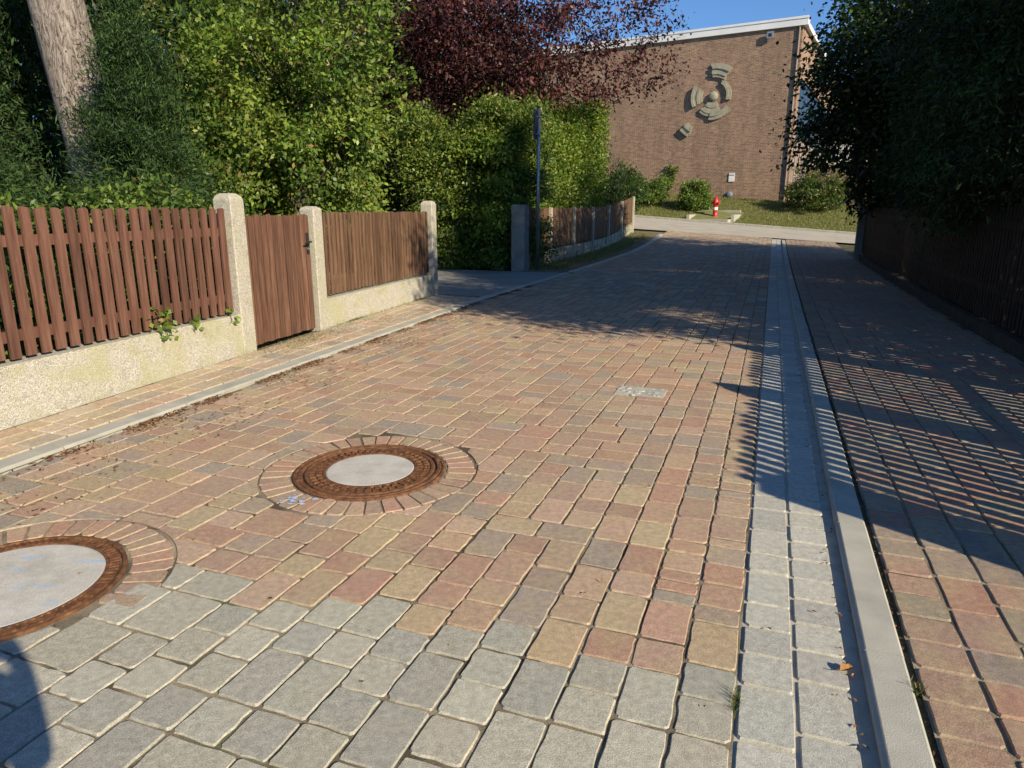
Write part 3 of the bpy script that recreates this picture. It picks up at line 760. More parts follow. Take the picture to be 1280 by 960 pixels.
# white house and low brick wall beyond the hall
X, Y = 28.6, 62.0; hz = zt(X, Y)
hs = empty('white_house', (X, Y, hz), 'white rendered house glimpsed between the hall and the dark trees', 'house')
Hm = Matrix.Translation((X, Y, hz)) @ Matrix.Rotation(rad(-29), 4, 'Z')
MB().box(-5, 5, 0, 9, 0, 6.2, Hm).build('wall', M['house'], hs)
MB().box(-5.2, 5.2, -.3, 9.2, 6.203, 6.5, Hm).build('roof', M['kerb'], hs)
for ix in range(4):
    for z in (.9, 3.7):
        x = -4.1 + ix * 2.5; wq = MB().box(x, x + 1.1, -.06, -.004, z, z + 1.4, Hm).build('window', M['white'], hs); MB().box(x + .08, x + 1.02, -.07, -.063, z + .08, z + 1.32, Hm).build('pane', M['glass'], wq)
X, Y = 20.6, 45.5
lw = empty('brick_garden_wall', (X, Y, zt(X, Y)), 'low brown brick wall right of the hall corner', 'wall')
Hm = Matrix.Translation((X, Y, 0)) @ Matrix.Rotation(math.atan2(WD.y, WD.x), 4, 'Z')
MB().box(-5, 2.2, 0, .3, .8, 4.1, Hm).build('wall', M['brick'], lw); MB().box(-5.05, 2.25, -.05, .35, 4.103, 4.2, Hm).build('coping', M['kerb'], lw)

# ================================================================== HYDRANT
X, Y = 10.68, 37.0; z0 = 1.03
hy = empty('fire_hydrant', (X, Y, z0), 'red fire hydrant with white band on the bank before the hall', 'hydrant')
MB().lathe([(.17, 0), (.17, .05), (.12, .07), (.115, .42), (.12, .43)], 16, X, Y, z0).build('lower_body', M['red'], hy, smooth=True)
MB().lathe([(.122, .43), (.124, .56), (.12, .57)], 16, X, Y, z0).build('white_band', M['white'], hy)
MB().lathe([(.12, .57), (.125, .72), (.155, .74), (.155, .84), (.13, .90), (.11, .98), (.06, 1.03), (.045, 1.12), (.0, 1.13)], 16, X, Y, z0).build('upper_body', M['red'], hy, smooth=True)
for a in (rad(-60), rad(120), rad(30)):
    d = Vector((math.cos(a), math.sin(a), 0)); c = Vector((X, Y, z0 + .79))
    MB().tube([c + d * .12, c + d * .22, c + d * .221, c + d * .25], [.06, .06, .072, .072], 10).build('outlet', M['red'], hy)
pf = empty('hydrant_platform', (X, Y, z0 - .1), 'small pale concrete bay with low side walls round the hydrant', 'platform')
Hm = Matrix.Translation((X, Y, z0)) @ Matrix.Rotation(math.atan2(WD.y, WD.x), 4, 'Z')
MB().box(-1.1, 1.0, .4, 2.0, -.6, -.03, Hm).build('apron', M['street'], pf)
MB().box(-1.1, 1.0, -.9, .397, -.6, -.005, Hm).build('slab', M['kerb'], pf)
MB().box(-1.1, 1.0, -1.05, -.903, -.6, .42, Hm).build('back_wall', M['kerb'], pf)
MB().box(-1.25, -1.103, -1.05, 1.3, -.6, .2, Hm).build('side_wall', M['kerb'], pf); MB().box(1.003, 1.15, -1.05, 1.3, -.6, .2, Hm).build('side_wall', M['kerb'], pf)

# ================================================================== VEGETATION
GREEN = [(.10, .17, .03), (.14, .21, .038), (.19, .245, .046), (.06, .105, .025), (.22, .26, .06)]
BRIGHT = [(.13, .21, .03), (.18, .26, .036), (.23, .295, .05), (.085, .145, .028)]
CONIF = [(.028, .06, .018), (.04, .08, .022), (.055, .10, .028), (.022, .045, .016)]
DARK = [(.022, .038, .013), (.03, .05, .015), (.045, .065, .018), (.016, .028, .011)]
PURP = [(.085, .026, .030), (.11, .034, .036), (.06, .022, .026), (.14, .05, .042), (.045, .018, .022)]
MIXED = GREEN + [(.17, .15, .045), (.12, .10, .035)]
def unit(a): return a / np.maximum(1e-9, np.linalg.norm(a, axis=1, keepdims=True))
def leaves(name, P, out, L, W, pal, mat, parent, droop=.25, up=.6, clump_id=None, cl_var=.3):
    n = len(P); pal = np.array(pal)
    U_ = unit(out * .6 + rng.normal(0, .65, (n, 3)) + np.array((0, 0, -droop)))
    Nn = unit(rng.normal(0, .7, (n, 3)) + np.array((0, 0, up)) + out * .5)
    V_ = unit(np.cross(Nn, U_)); Nn = np.cross(U_, V_)
    l = (L * np.clip(rng.lognormal(-.05, .32, n), .4, 1.9))[:, None]; w_ = (W * rng.uniform(.7, 1.25, n))[:, None]
    A = P; B = P + U_ * l * .45 + V_ * w_ * .5 - Nn * l * .03; Cc = P + U_ * l - Nn * l * .12; D = P + U_ * l * .45 - V_ * w_ * .5 - Nn * l * .03
    V = np.stack([A, B, Cc, D], 1).reshape(-1, 3); F = np.arange(4 * n).reshape(n, 4)
    ci = clump_id if clump_id is not None else rng.integers(0, 9999, n)
    base = pal[(ci * 7 + (rng.random(n) < .45) * rng.integers(0, 99, n)) % len(pal)]
    k = rng.uniform(.75, 1.28, n) * (1 + cl_var * (((ci * 2654435761) % 1000) / 1000 - .5))
    C = base * k[:, None]
    if mat == 'leaf':
        dead = rng.random(n) < .025; C[dead] = np.array((.26, .17, .06)) * rng.uniform(.6, 1.3, (dead.sum(), 1))
    ob = link(name, np_mesh(name, V, F, C, M[mat], wloc(parent)), parent); return ob
def lobes(dirs, amp, k=7, seed=0):
    r = np.random.default_rng(seed); f = np.zeros(len(dirs))
    for _ in range(k):
        d = r.normal(0, 1, 3) * r.uniform(1.5, 4.5); f += np.cos(dirs @ d + r.uniform(0, 6.3))
    return 1 + amp * f / math.sqrt(k)
def crown_pts(shape, c, R, ncl, per, sig, seed, amp=.22, shell=.45, cut=None, zflat=.7):
    r = np.random.default_rng(seed); c = np.array(c, float); R = np.array(R, float)
    if shape == 'ball':
        d = unit(r.normal(0, 1, (ncl, 3))); d = d[r.random(ncl) > .42 * np.maximum(0, d[:, 2])]; ncl = len(d); rr = r.random(ncl) ** shell * lobes(d, amp, seed=seed); cc = c + d * R * rr[:, None]
    elif shape == 'cone':       # c = base centre, R = (rx, ry, height)
        h = 1 - np.sqrt(r.random(ncl)); h = np.clip(h * 1.02, 0, .985); a = r.uniform(0, 2 * math.pi, ncl)
        d = np.stack([np.cos(a), np.sin(a), np.zeros(ncl)], 1)
        prof = (1 - h) ** .85 * (.55 + .45 * np.minimum(1, h / .12))
        rr = r.random(ncl) ** (shell) * lobes(d + np.array((0, 0, 1)) * (h * 5)[:, None], amp, seed=seed)
        cc = c + np.stack([d[:, 0] * R[0] * prof * rr, d[:, 1] * R[1] * prof * rr, h * R[2]], 1)
    else:                       # hedge: R = (half length, half depth, height), rotated by cut = angle
        u = r.uniform(-1, 1, (ncl, 3)); ax = r.integers(0, 4, ncl)
        u[ax == 0, 1] = np.where(r.random((ax == 0).sum()) < .75, -1, 1) * r.uniform(.7, 1.05, (ax == 0).sum())
        u[ax == 1, 2] = r.uniform(.8, 1.08, (ax == 1).sum())
        u[ax == 2, 1] = -r.uniform(.75, 1.1, (ax == 2).sum())
        hh = 1 + amp * np.sin(u[:, 0] * R[0] * 1.7 + seed) * .6 + amp * .5 * np.sin(u[:, 0] * R[0] * 4.1)
        x, y, z = u[:, 0] * R[0], u[:, 1] * R[1] * hh, (u[:, 2] + 1) / 2 * R[2] * hh
        ca, sa = math.cos(cut), math.sin(cut); cc = c + np.stack([x * ca - y * sa, x * sa + y * ca, z], 1)
    P = np.repeat(cc, per, 0) + r.normal(0, 1, (ncl * per, 3)) * np.array((sig, sig, sig * zflat)) * r.uniform(.5, 1.3, (ncl * per, 1))
    cid = np.repeat(np.arange(ncl), per)
    out = unit(P - (c + np.array((0, 0, 0 if shape == 'ball' else R[2] * .4))))
    return P, out, cid, cc
def limbs(mb, start, targets, r0, n=5):
    for q in targets:
        a = Vector(start); b = Vector(q); pts = []; 
        for k in range(n + 1):
            f = k / n; p = a.lerp(b, f); p.z += math.sin(f * math.pi) * (b - a).length * .08
            if 0 < k < n: p += Vector((random.gauss(0, 1), random.gauss(0, 1), random.gauss(0, 1))) * (b - a).length * .03
            pts.append(p)
        mb.tube(pts, [r0 * (1 - .85 * k / n) for k in range(n + 1)], 6)
def tree(name, label, base, top, tr, crown, leaf, pal, mat, nlimb=10, bark='bark2', cat='tree', group=None, bz=None, cl_var=.35, droop=.25, lean=(0, 0), keep=None, zs=None):
    """crown = (shape, centre, radii, clumps, per clump, sigma, seed[, amp])"""
    z = zt(base[0], base[1]) if bz is None else bz
    root = empty(name, (base[0], base[1], z), label, cat, group)
    P, out, cid, cc = crown_pts(*crown)
    if zs is not None:
        for A in (P, cc): A[:, 2] = z + (A[:, 2] - z) * zs(A)
    ok = P[:, 2] > z + .02
    if keep is not None: ok &= keep(P)
    P, out, cid = P[ok], out[ok], cid[ok]
    tk = MB(); m = 7; pts = []
    for k in range(m + 1):
        f = k / m; pts.append((base[0] + lean[0] * f + random.uniform(-.03, .03) * (top > 3), base[1] + lean[1] * f + random.uniform(-.03, .03), z - .1 + (top + .1) * f))
    tk.tube(pts, [tr * (1.25 if k == 0 else 1) * (1 - .72 * k / m) for k in range(m + 1)], 10, rough=.05)
    tk.build('trunk', M[bark], root, smooth=True)
    if keep is not None: cc = cc[keep(cc)]
    lb = MB(); idx = rng.choice(len(cc), min(nlimb, len(cc)), replace=False)
    for i in idx:
        tz = min(max(.25, (cc[i][2] - z) / max(top, .1) - .25), .92); k = int(tz * m); limbs(lb, pts[k], [cc[i]], tr * .35 * (1.1 - tz * .6))
    if lb.v: lb.build('branches', M[bark], root, smooth=True)
    leaves('crown', P, out, leaf[0], leaf[1], pal, mat, root, droop, .6, cid, cl_var)
    return root
def PX(px, py, Y):       # helper used while laying out: viewing ray at depth Y
    p_ = rad(14.21); a, b = (px - 640) / 853, (480 - py) / 853
    d = (a, math.cos(p_) + b * math.sin(p_), -math.sin(p_) + b * math.cos(p_)); q = Y / d[1]; return d[0] * q, Y, 1.4 + d[2] * q

# ---- left garden
FK = lambda P: P[:, 0] < -3.35 + .276 * (P[:, 1] - 4.26) - .14
r_ = empty('pine_tree', (-4.58, 8.3, 0), 'thick leaning pine trunk with pale flaking bark behind the near fence', 'tree')
tk = MB(); random.seed(8)
tpts = [(-4.58, 8.3, -.1), (-4.66, 8.3, 1.2), (-4.80, 8.3, 2.2), (-4.97, 8.32, 3.3), (-5.13, 8.36, 4.4), (-5.26, 8.4, 5.8), (-5.4, 8.5, 7.5), (-5.5, 8.6, 9.5)]
tk.tube(tpts, [.40, .34, .305, .28, .26, .24, .2, .12], 20, rough=.045); tk.build('trunk', M['bark'], r_, smooth=True)
lb = MB(); P, out, cid, cc = crown_pts('ball', (-6.0, 8.7, 9.2), (3.0, 3.0, 2.2), 90, 130, .35, 12)
limbs(lb, tpts[6], [cc[i] for i in range(0, len(cc), 7)], .09); limbs(lb, tpts[4], [(-4.2, 8.0, 5.6), (-7.3, 8.8, 5.9)], .06); lb.build('branches', M['bark'], r_, smooth=True)
leaves('crown', P, out, .13, .022, CONIF, 'dark_leaf', r_, .1, .3, cid)
tree('yew_tree', 'dark feathery evergreen at the left edge, in front of the pine trunk', (-5.15, 6.35), 2.4, .09, ('cone', (-5.15, 6.35, 0), (1.0, 1.0, 3.5), 330, 270, .11, 21, .2, .35), (.058, .012), CONIF, 'dark_leaf', 14, droop=-.1, keep=lambda P: P[:, 0] < -3.35 + .276 * (P[:, 1] - 4.26) - .22)
tree('yew_tree', 'dark feathery evergreen just right of the leaning pine trunk', (-3.98, 7.7), 2.4, .09, ('cone', (-3.98, 7.7, 0), (1.0, 1.1, 3.7), 380, 270, .12, 22, .22, .35), (.058, .012), CONIF, 'dark_leaf', 14, droop=-.1, keep=lambda P: P[:, 0] < -3.35 + .276 * (P[:, 1] - 4.26) - .22)
tree('yew_tree', 'dark evergreen mass behind the pine trunk at the upper left', (-6.9, 9.6), 3.6, .12, ('cone', (-6.9, 9.6, 0), (1.9, 1.6, 6.5), 480, 130, .2, 36, .2, .4), (.11, .026), CONIF + DARK, 'dark_leaf', 14, droop=0)
tree('low_hedge', 'low evergreen hedge showing through the slats of the near fence', (-4.0, 4.2), .9, .03, ('hedge', (-3.85, 4.3, 0), (3.2, .34, 1.42), 300, 130, .11, 23, .1, .5, FROT), (.06, .03), GREEN[:4] + CONIF[2:3], 'leaf', 6, cat='hedge', bz=0, keep=lambda P: P[:, 0] < -3.35 + .276 * (P[:, 1] - 4.26) - .2)
tree('leafy_shrub', 'big sunlit light green shrub filling the garden behind the gate', (-3.2, 10.9), 3.4, .10, ('ball', (-3.2, 10.9, 2.6), (1.6, 1.5, 2.8), 520, 110, .155, 24, .3, .45), (.078, .046), BRIGHT + GREEN, 'leaf', 60, cat='shrub', bz=0, keep=FK)
tree('leafy_shrub', 'smaller green shrub with yellowing leaves between yew and big shrub', (-4.55, 10.0), 2.2, .06, ('ball', (-4.5, 10.0, 1.75), (1.15, 1.1, 1.9), 230, 110, .18, 25, .2, .4), (.072, .042), MIXED, 'leaf', 16, cat='shrub', bz=0, keep=FK)
tree('leafy_shrub', 'shaded green shrub across the driveway, left of the rounded hedge', (-4.4, 19.5), 2.6, .07, ('ball', (-4.4, 19.5, 1.9), (1.9, 1.6, 2.3), 300, 100, .22, 26, .25, .4), (.09, .05), GREEN + DARK, 'leaf', 16, cat='shrub', bz=0)
tree('garden_tree', 'dark shaded tree crown behind the pine and yews', (-8.0, 13.5), 5.5, .2, ('ball', (-8.0, 13.5, 5.6), (3.3, 2.6, 4.4), 420, 95, .42, 27, .25, .4), (.12, .07), CONIF + DARK, 'leaf', 24, bz=0)
tree('garden_tree', 'dark green tree rising above the big shrub, sky showing between twigs', (-5.4, 16.5), 6.5, .2, ('ball', (-5.4, 16.5, 6.3), (2.7, 2.4, 4.2), 260, 95, .38, 28, .25, .5), (.12, .07), DARK + GREEN[:1], 'leaf', 30, bz=0)
tree('garden_tree', 'pale green tree far behind, between the big shrub and the purple tree', (-6.6, 26.0), 7.0, .2, ('ball', (-6.6, 26.0, 6.6), (2.9, 2.4, 4.2), 300, 90, .42, 29, .25, .45), (.13, .075), GREEN + [(.14, .15, .06)], 'leaf', 30, bz=.05)
for i, (x, y, zc, rx, rz, lab) in enumerate(((-13.5, 16, 5.0, 4.2, 5.2, 'broad dark tree at the far left edge of the garden'), (-10.5, 24, 5.5, 4.2, 5.8, 'distant tree filling the gap behind the pine trunk'), (-6.5, 30, 5.0, 4.5, 5.5, 'distant green tree behind the pale green one'), (-1.5, 33, 5.0, 4.2, 5.2, 'distant green tree behind the purple crown'))):
    tree('background_tree', lab, (x, y), zc, .22, ('ball', (x, y, zc), (rx, rx * .8, rz), 330, 85, .6, 40 + i, .22, .4), (.2, .12), DARK + GREEN[:2] + CONIF, 'leaf', 14, group=None)
# hedge past the driveway and behind the far fence
tree('tall_hedge', 'rounded green hedge at the far side of the driveway, half in conical shadow', (-1.3, 18.0), 2.2, .06, ('hedge', (-1.0, 18.1, 0), (1.75, .8, 3.55), 420, 120, .19, 31, .14, .5, rad(12)), (.085, .05), GREEN, 'leaf', 16, cat='hedge', bz=0)
a = sw(20.9, -6.75)
tree('tall_hedge', 'bright green climber-covered hedge standing above the far fence', (a[0], a[1]), 2.8, .06, ('hedge', (a[0], a[1], a[2]), (5.3, .62, 3.6), 1050, 105, .2, 32, .1, .5, R2), (.10, .06), BRIGHT, 'leaf', 26, cat='hedge', keep=lambda P: P[:, 0] * CN - P[:, 1] * SN < -5.78, zs=lambda P: .92 + .036 * (P[:, 0] * SN + P[:, 1] * CN - 16))
a = sw(28.0, -6.4)
tree('dark_shrub', 'dark spiky shrub at the end of the far fence', (a[0], a[1]), 2.2, .05, ('ball', (a[0], a[1], a[2] + 1.3), (1.2, 1.1, 2.0), 130, 90, .24, 33, .35, .5), (.22, .03), CONIF + DARK, 'dark_leaf', 22, cat='shrub', droop=-.5, keep=lambda P: P[:, 0] * CN - P[:, 1] * SN < -5.72)
# purple plum
a = (1.55, 22.3)
tree('purple_plum_tree', 'dark purple-leaved plum tree above the far hedge', a, 6.2, .17, ('ball', (-1.3, 22.3, 6.6), (4.8, 3.0, 3.5), 640, 90, .34, 34, .28, .5), (.13, .07), PURP, 'purple', 46, lean=(-.8, 0))
# planting by the hall
for i, (px, py, Y, r, rz, pal, lab) in enumerate(((868, 246, 38.6, .72, .95, GREEN[:4], 'small round green bush left of the hydrant'), (1022, 240, 37.0, 1.6, 1.35, GREEN[:1] + DARK + [(.15, .05, .04), (.10, .07, .035)], 'wide round bush with reddish leaves at the hall corner'), (800, 248, 40.5, 1.7, 1.0, GREEN[:4], 'loose low green shrub along the hall wall behind the far fence'), (780, 236, 37.5, 1.0, 1.3, CONIF + GREEN[:1], 'dark green bush where the far fence meets the cross street'))):
    X, Y, Z = PX(px, py, Y); z = zt(X, Y)
    tree('round_bush', lab, (X, Y), .5, .04, ('ball', (X, Y, max(Z, z + rz * .62)), (r, r * .9, rz), 150, 100, .17, 50 + i, .15, .35), (.11, .065), pal, 'leaf', 8, cat='bush')
vn = empty('climbing_vine', HM @ Vector((6.9, 0, 2.3)), 'thin green climber with two shoots on the brick wall', 'climber')
vb = MB(); VP = []
for (xa, za, xb, zb) in ((7.2, 2.2, 6.80, 4.1), (6.95, 2.2, 6.45, 4.0)):
    pts = [HM @ Vector((xa + (xb-xa)*f + random.uniform(-.04, .04), -.03, za + (zb-za)*f)) for f in np.linspace(0, 1, 8)]
    vb.tube(pts, [.015] * 8, 5)
    for k in range(240):
        f = random.random() ** .7; VP.append(HM @ Vector((xa + (xb-xa)*f + random.gauss(0, .09), -random.uniform(.02, .14), za + (zb-za)*f)))
vb.build('stem', M['bark2'], vn); VP = np.array([tuple(p) for p in VP]); leaves('foliage', VP, np.tile(np.array(WN), (len(VP), 1)), .12, .09, GREEN[:3], 'leaf', vn)

# ---- right garden
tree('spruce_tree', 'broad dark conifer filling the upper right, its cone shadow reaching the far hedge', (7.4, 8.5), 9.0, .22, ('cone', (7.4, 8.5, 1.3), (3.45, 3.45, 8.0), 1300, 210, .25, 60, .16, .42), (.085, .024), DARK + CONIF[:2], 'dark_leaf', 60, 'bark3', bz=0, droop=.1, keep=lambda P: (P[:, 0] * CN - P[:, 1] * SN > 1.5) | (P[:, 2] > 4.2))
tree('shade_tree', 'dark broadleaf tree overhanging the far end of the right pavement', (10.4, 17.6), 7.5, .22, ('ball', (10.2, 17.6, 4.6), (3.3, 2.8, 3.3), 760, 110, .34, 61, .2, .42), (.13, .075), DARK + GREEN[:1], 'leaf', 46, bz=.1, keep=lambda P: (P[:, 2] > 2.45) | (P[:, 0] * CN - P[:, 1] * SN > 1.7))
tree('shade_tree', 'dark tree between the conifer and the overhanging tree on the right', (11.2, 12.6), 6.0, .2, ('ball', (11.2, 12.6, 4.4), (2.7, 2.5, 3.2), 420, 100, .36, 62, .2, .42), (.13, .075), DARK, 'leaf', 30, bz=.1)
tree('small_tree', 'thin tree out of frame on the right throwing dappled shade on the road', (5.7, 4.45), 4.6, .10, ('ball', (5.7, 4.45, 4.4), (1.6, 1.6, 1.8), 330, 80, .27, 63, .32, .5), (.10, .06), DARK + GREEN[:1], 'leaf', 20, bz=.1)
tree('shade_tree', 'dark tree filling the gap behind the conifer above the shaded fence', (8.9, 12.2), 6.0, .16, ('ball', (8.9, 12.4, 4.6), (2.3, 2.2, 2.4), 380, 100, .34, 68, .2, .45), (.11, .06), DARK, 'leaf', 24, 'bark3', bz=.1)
tree('small_tree', 'unseen small tree added on the right to thicken the road shade', (8.3, 5.9), 5.0, .12, ('ball', (8.3, 5.9, 4.9), (2.0, 2.0, 2.2), 520, 90, .32, 69, .2, .42), (.12, .07), DARK + GREEN[:1], 'leaf', 20, bz=.1)  # extra unseen tree, put in so the shade across the road closes up
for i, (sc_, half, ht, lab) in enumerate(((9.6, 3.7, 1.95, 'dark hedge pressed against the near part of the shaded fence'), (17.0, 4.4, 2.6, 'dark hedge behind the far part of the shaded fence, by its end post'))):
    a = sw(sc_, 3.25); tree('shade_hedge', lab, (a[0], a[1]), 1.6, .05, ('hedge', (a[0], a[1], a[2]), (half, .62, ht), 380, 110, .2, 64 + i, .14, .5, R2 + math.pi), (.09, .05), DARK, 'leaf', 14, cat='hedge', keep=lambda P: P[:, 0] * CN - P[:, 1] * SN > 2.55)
for i, (x, y, zc, rx, rz, lab) in enumerate(((16.0, 13.5, 5.0, 4.0, 5.0, 'dark tree at the right edge behind the conifer'), (27.0, 34, 5.5, 4.5, 5.2, 'distant tree between hall side and right-hand trees'))):
    tree('background_tree', lab, (x, y), zc, .22, ('ball', (x, y, zc), (rx, rx * .8, rz), 380, 90, .55, 70 + i, .22, .4), (.18, .11), DARK + CONIF, 'leaf', 14)

# ---- ivy through the near fence
for q0, lab in ((1.53, 'ivy sprig hanging through the near fence over the wall'), (2.37, 'tiny ivy sprig at the foot of the fence beside the first post'), (1.86, 'small green shoot poking out under the near fence slats')):
    p = FO + FD * q0 + FN * (-.03); iv = empty('ivy_sprig', (p.x, p.y, .42), lab, 'ivy')
    big = q0 == 1.53; n = 60 if big else 16; P = []
    for k in range(n):
        P.append((p.x + FD.x * random.gauss(0, .055 if big else .03) + FN.x * random.uniform(-.02, .07), p.y + FD.y * random.gauss(0, .055 if big else .03) + FN.y * random.uniform(-.02, .07), .45 + (random.uniform(-.11, .17) if big else random.uniform(-.09, .05))))
    leaves('leaves', np.array(P), np.tile(np.array(FN), (n, 1)), .055, .042, GREEN[:3] + BRIGHT[:2], 'leaf', iv)
    MB().tube([(p.x - FN.x * .12, p.y - FN.y * .12, .44), (p.x + FN.x * .03, p.y + FN.y * .03, .45), (p.x + FN.x * .05, p.y + FN.y * .05, .36)], [.005, .005, .003], 5).build('stem', M['bark2'], iv)

# ---- grass, tufts, litter
def blades(name, P, h, wd, pal, mat='leaf', label=None, cat=None, kind='stuff', spread=.5, par=None):
    n = len(P); P = np.array(P, float); off = (0, 0, 0); pal = np.array(pal)
    d = unit(np.concatenate([rng.normal(0, spread, (n, 2)), np.ones((n, 1))], 1)); a = rng.uniform(0, 6.28, n)
    s_ = np.stack([np.cos(a), np.sin(a), np.zeros(n)], 1); hh = (h * rng.uniform(.5, 1.3, n))[:, None]
    V = np.stack([P - s_ * wd / 2, P + s_ * wd / 2, P + d * hh + np.array((0, 0, 1)) * 0], 1).reshape(-1, 3)
    C = pal[rng.integers(0, len(pal), n)] * rng.uniform(.7, 1.3, n)[:, None]
    ob = link(name, np_mesh(name, V, np.arange(3 * n).reshape(n, 3), C, M[mat], off), par); return tag(ob, label, cat, kind=kind)
GP = [(.10, .16, .03), (.15, .19, .04), (.22, .20, .075), (.28, .22, .11), (.19, .21, .06)]
pts = []
for k in range(60000):
    m_, v_ = random.uniform(-8, 14), random.uniform(35.3, 42.2); X, Y = mv(m_, v_)
    lx, ly = X - 10.68, Y - 37.0; u_ = lx * WD.x + ly * WD.y; q_ = -(lx * WI.x + ly * WI.y)
    if -1.25 < u_ < 1.15 and -1.05 < q_ < 2.0: continue
    pts.append((X, Y, zt(X, Y) + .03))
blades('bank_grass', pts, .13, .022, GP, label='rough sunlit grass on the bank in front of the hall', cat='grass')
pts = []
for k in range(5000):
    s, t = random.uniform(16, 29.8), random.choice((-5.5, -5.0)) + random.gauss(0, .14)
    if t > -4.6: continue
    pts.append(sw(s, t, .004))
blades('verge_grass', pts, .10, .014, GP, label='thin grass strip at the foot of the far fence', cat='grass')
pts = []
for k in range(2200):
    q_ = random.choice((random.uniform(P2q + .1, P3q - .1), random.gauss(P2q + .75, .12), random.gauss(P3q - .7, .1))); p = FO + FD * q_ + FN * abs(random.gauss(.0, .025)); 
    if random.random() < .5: p = FO + FD * random.gauss(P2q - .75, .45) + FN * random.uniform(.0, .35)
    pts.append((p.x, p.y, .012))
blades('wall_foot_grass', pts, .035, .006, GP, label='small grass tufts along the foot of the left fence wall and gate', cat='grass')
pts = []
while len(pts) < 2600:
    s = random.uniform(1.9, 9); t = t_lo(s) + abs(random.gauss(0, .45)) + .02
    if math.sin(s * 3.3 + t * 2) + math.sin(s * 7.1 - t * 5) + random.gauss(0, .5) < .7: continue
    pts.append(sw(s, t, -.006))
blades('joint_moss', pts, .022, .006, GP + [(.09, .10, .03)], label='moss and tiny weeds in the paver joints near the left kerb', cat='moss', spread=.9)
# tufts in the wide joint right of the kerb
for (s, n, h, lab) in ((1.42, 34, .085, 'largest dry grass tuft in the kerb joint, lower right'), (1.17, 26, .06, 'small weed tuft in the kerb joint below the largest one'), (.96, 40, .09, 'dark wiry tuft in the kerb joint near the bottom edge'), (2.05, 14, .035, 'tiny grass tuft in the kerb joint by the shadow edge')):
    pts = [sw(s + random.gauss(0, .001 * n), .520 + random.gauss(0, .010), .012) for _ in range(n * 4)]
    blades('grass_tuft', pts, h * 1.15, .0055, [(.16, .17, .06), (.26, .22, .11), (.10, .13, .035), (.2, .13, .08)], 'dry', lab, 'grass tuft', None, .8)
pts = [sw(1.83 + random.gauss(0, .03), .018 + random.gauss(0, .004), -.008) for _ in range(50)]
blades('grass_tuft', pts, .045, .004, GP, 'leaf', 'green grass tuft between red pavers and grey gutter stones', 'grass tuft', None, .6)
# moss and litter along the left kerb, and joints
n = 4000; P = []
while len(P) < n:
    s = random.uniform(1.8, 12.5); t = t_lo(s) + abs(random.gauss(.01, .06)) if random.random() < .78 else t_lo(s) + random.uniform(0, .7)
    if (math.sin(s * 4.1) + math.sin(s * 9.7 + 1) + random.gauss(0, .7)) < -.2: continue
    P.append(sw(s, t, .004 + random.random() * .010))
leaves_root = None
def litter(name, P, L, W, pal, label):
    P = np.array(P); n = len(P); a = rng.uniform(0, 6.28, n); U_ = np.stack([np.cos(a), np.sin(a), rng.normal(0, .18, n)], 1); V_ = np.stack([-np.sin(a), np.cos(a), rng.normal(0, .25, n)], 1)
    l = (L * rng.uniform(.4, 1.3, n))[:, None]; w_ = (W * rng.uniform(.5, 1.2, n))[:, None]
    V = np.stack([P - U_ * l / 2, P + V_ * w_ / 2 + np.array((0, 0, .004)), P + U_ * l / 2, P - V_ * w_ / 2 + np.array((0, 0, .002))], 1).reshape(-1, 3)
    C = np.array(pal)[rng.integers(0, len(pal), n)] * rng.uniform(.6, 1.3, n)[:, None]
    return tag(link(name, np_mesh(name, V, np.arange(4*n).reshape(n, 4), C, M['dry'], (0, 0, 0))), label, 'leaf litter', kind='stuff')
LIT = [(.26, .13, .065), (.34, .19, .09), (.18, .09, .05), (.30, .12, .065), (.38, .27, .13), (.14, .085, .055)]
litter('leaf_litter', P, .034, .014, LIT, 'brown crumbled leaf litter gathered along the left kerb')
P = [sw(random.uniform(1, 12), random.uniform(-3.6, 2.2), .008) for _ in range(260)]
P += [sw(random.uniform(.8, 9), random.gauss(.345, .02), .004) for _ in range(130)] + [sw(random.uniform(.6, 9), random.gauss(.52, .012), .014) for _ in range(260)]
P += [tuple(FO + FD * random.uniform(P1q, P2q + 1.5) + FN * random.uniform(.02, .6) + Vector((0, 0, .026))) for _ in range(420)]
litter('scattered_litter', P, .020, .009, LIT, 'tiny scattered leaf crumbs on pavers, gutter and in front of the gate')
def dry_leaf(x, y, z, L, a, lab):
    mb = MB(); n = 8; ca, sa = math.cos(a), math.sin(a); ve = []
    prof = [(-.5, 0), (-.3, .2), (-.05, .34), (.2, .2), (.32, .24), (.5, 0)]
    for u_, w_ in prof: ve.append((u_ * L, w_ * L, .02 + abs(w_) * L * .8 + random.uniform(-.003, .003)))
    lo = [(u_ * L, -w_ * L * .9, .018 + abs(w_) * L * .5) for u_, w_ in prof[1:-1]]; mid = [(u_ * L, 0, .008 + abs(u_) * .01) for u_, w_ in prof[1:-1]]
    V = ve + lo + mid; V = [(x + p[0]*ca - p[1]*sa, y + p[0]*sa + p[1]*ca, z + p[2] * .7) for p in V]
    m0 = 6 + 4
    F = [(0, 1, m0), (m0, 1, 2, m0+1), (m0+1, 2, 3, m0+2), (m0+2, 3, 4, m0+3), (m0+3, 4, 5), (0, m0, 6), (m0, m0+1, 7, 6), (m0+1, m0+2, 8, 7), (m0+2, m0+3, 9, 8), (m0+3, 5, 9)]
    mb.add(V, F, (.34, .17, .06)); rt = empty('dry_leaf', (x, y, z), lab, 'leaf'); mb.build('blade', M['dry'], rt)
    MB().tube([(x - ca * L * .5, y - sa * L * .5, z + .012), (x - ca * L * .8, y - sa * L * .8, z + .02)], [.0016, .001], 4, (.2, .12, .05)).build('stem', M['dry'], rt)
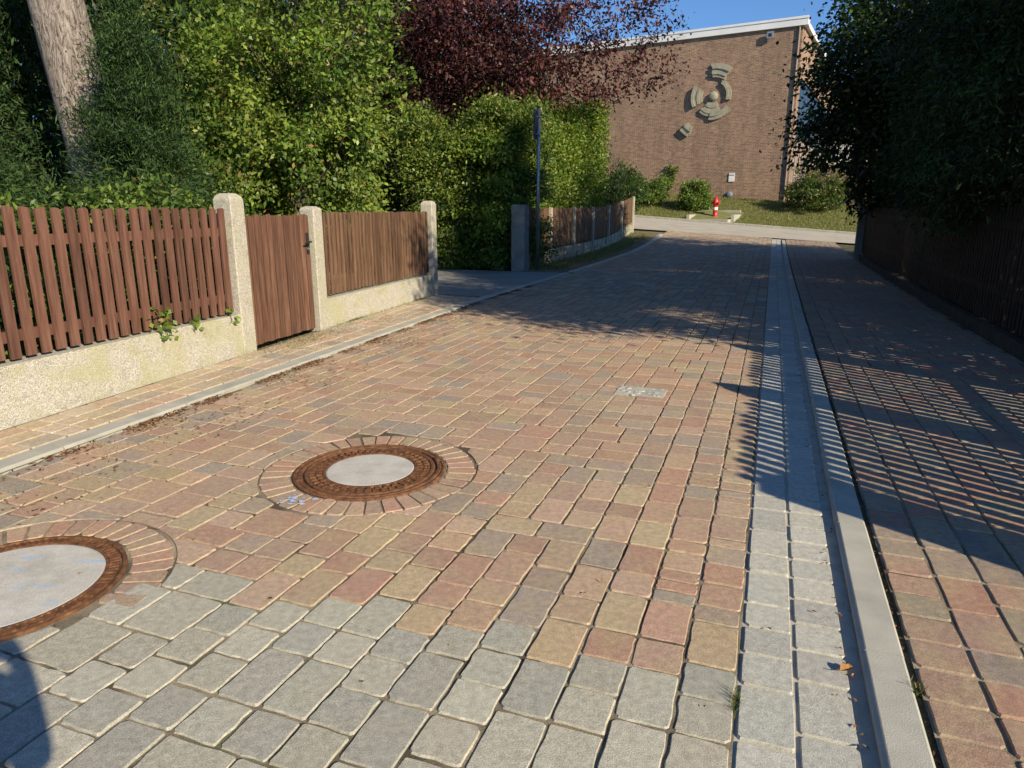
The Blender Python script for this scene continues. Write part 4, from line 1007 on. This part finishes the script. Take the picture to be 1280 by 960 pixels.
a = sw(2.10, .335); dry_leaf(a[0], a[1], a[2], .05, .3, 'curled brown leaf lying against the kerb beside the gutter')
a = sw(1.26, .350); dry_leaf(a[0], a[1], a[2], .042, 2.6, 'shrivelled brown leaf by the kerb at lower right')
a = sw(.97, .06); dry_leaf(a[0], a[1], a[2] - .004, .028, .2, 'tiny dark leaf on the left row of gutter stones')

# ================================================================== PHOTOGRAPHER (only the shadow falls into the picture)
def skin(name, J, E, mats, pick, root):
    me = bpy.data.meshes.new(name); me.from_pydata([j[:3] for j in J], E, []); ob = bpy.data.objects.new(name, me); COL.objects.link(ob)
    ob.modifiers.new('skin', 'SKIN'); sub = ob.modifiers.new('sub', 'SUBSURF'); sub.levels = sub.render_levels = 2
    for v, j in zip(me.skin_vertices[0].data, J): v.radius = (j[3], j[4] if len(j) > 4 else j[3]); v.use_root = False
    me.skin_vertices[0].data[0].use_root = True
    dg = bpy.context.evaluated_depsgraph_get(); m2 = bpy.data.meshes.new_from_object(ob.evaluated_get(dg)); bpy.data.objects.remove(ob)
    m2.materials.clear(); [m2.materials.append(m) for m in mats]
    for p in m2.polygons: p.use_smooth = True; p.material_index = pick(p.center)
    o = link(name, m2, root); return o
PXo, PYo = .035, -.36
per = empty('person', (PXo, PYo, 0), 'person in dark jacket standing behind the viewpoint, shadow at lower left', 'person')
J = [(0, 0, .96, .155, .11), (0, 0, 1.15, .14, .10), (0, 0, 1.36, .17, .105), (0, 0, 1.50, .06), (0, .02, 1.58, .075, .09), (0, .02, 1.68, .085, .10), (0, .01, 1.76, .05, .06)]
E_ = [(0, 1), (1, 2), (2, 3), (3, 4), (4, 5), (5, 6)]
for sg in (-1, 1):
    o = len(J); J += [(sg * .10, 0, .86, .095), (sg * .11, .01, .48, .062), (sg * .115, 0, .10, .045), (sg * .12, .04, .05, .045, .04), (sg * .13, .17, .035, .04, .03)]
    E_ += [(0, o), (o, o+1), (o+1, o+2), (o+2, o+3), (o+3, o+4)]
    o = len(J); J += [(sg * .19, 0, 1.42, .062), (sg * .22, .06, 1.18, .052), (sg * .12, .20, 1.34, .034), (sg * .085, .235, 1.37, .028, .036)]
    E_ += [(2, o), (o, o+1), (o+1, o+2), (o+2, o+3)]
    for k in range(4):
        q = len(J); z = 1.352 + k * .017; J += [(sg * .065, .262, z, .0085), (sg * .035, .268, z + .004, .0075)]; E_ += [(o+3, q), (q, q+1)]
    q = len(J); J += [(sg * .06, .232, 1.352, .010), (sg * .035, .238, 1.345, .008)]; E_ += [(o+3, q), (q, q+1)]
J = [(a[0] + 0, a[1] + 0, *a[2:]) for a in J]
jk = simple('dark_jacket', (.03, .035, .05), (.05, .055, .07), 6); tr_ = simple('blue_trousers', (.04, .05, .09), (.07, .08, .12), 6); skn = simple('skin', (.50, .30, .22), (.55, .34, .25), 6, .5, 60, .1); hr = simple('hair', (.05, .035, .025), (.09, .06, .04), 20)
def pick(c):
    if c.z > 1.66 or (c.z > 1.56 and c.y < .0): return 3
    if c.z > 1.50 or (c.y > .215 and c.z > 1.2): return 2
    return 1 if c.z < .93 else 0
skin('body', J, E_, [jk, tr_, skn, hr], pick, per)
cb_ = empty('compact_camera', (PXo, PYo + .25, 1.37), 'small black compact camera held by the person at the viewpoint', 'camera')
MB().box(PXo - .05, PXo + .05, PYo + .245, PYo + .268, 1.345, 1.405).build('housing', M['blackm'], cb_)
MB().tube([(PXo, PYo + .2685, 1.372), (PXo, PYo + .285, 1.372)], [.022, .02], 16).build('lens_barrel', M['blackm'], cb_)
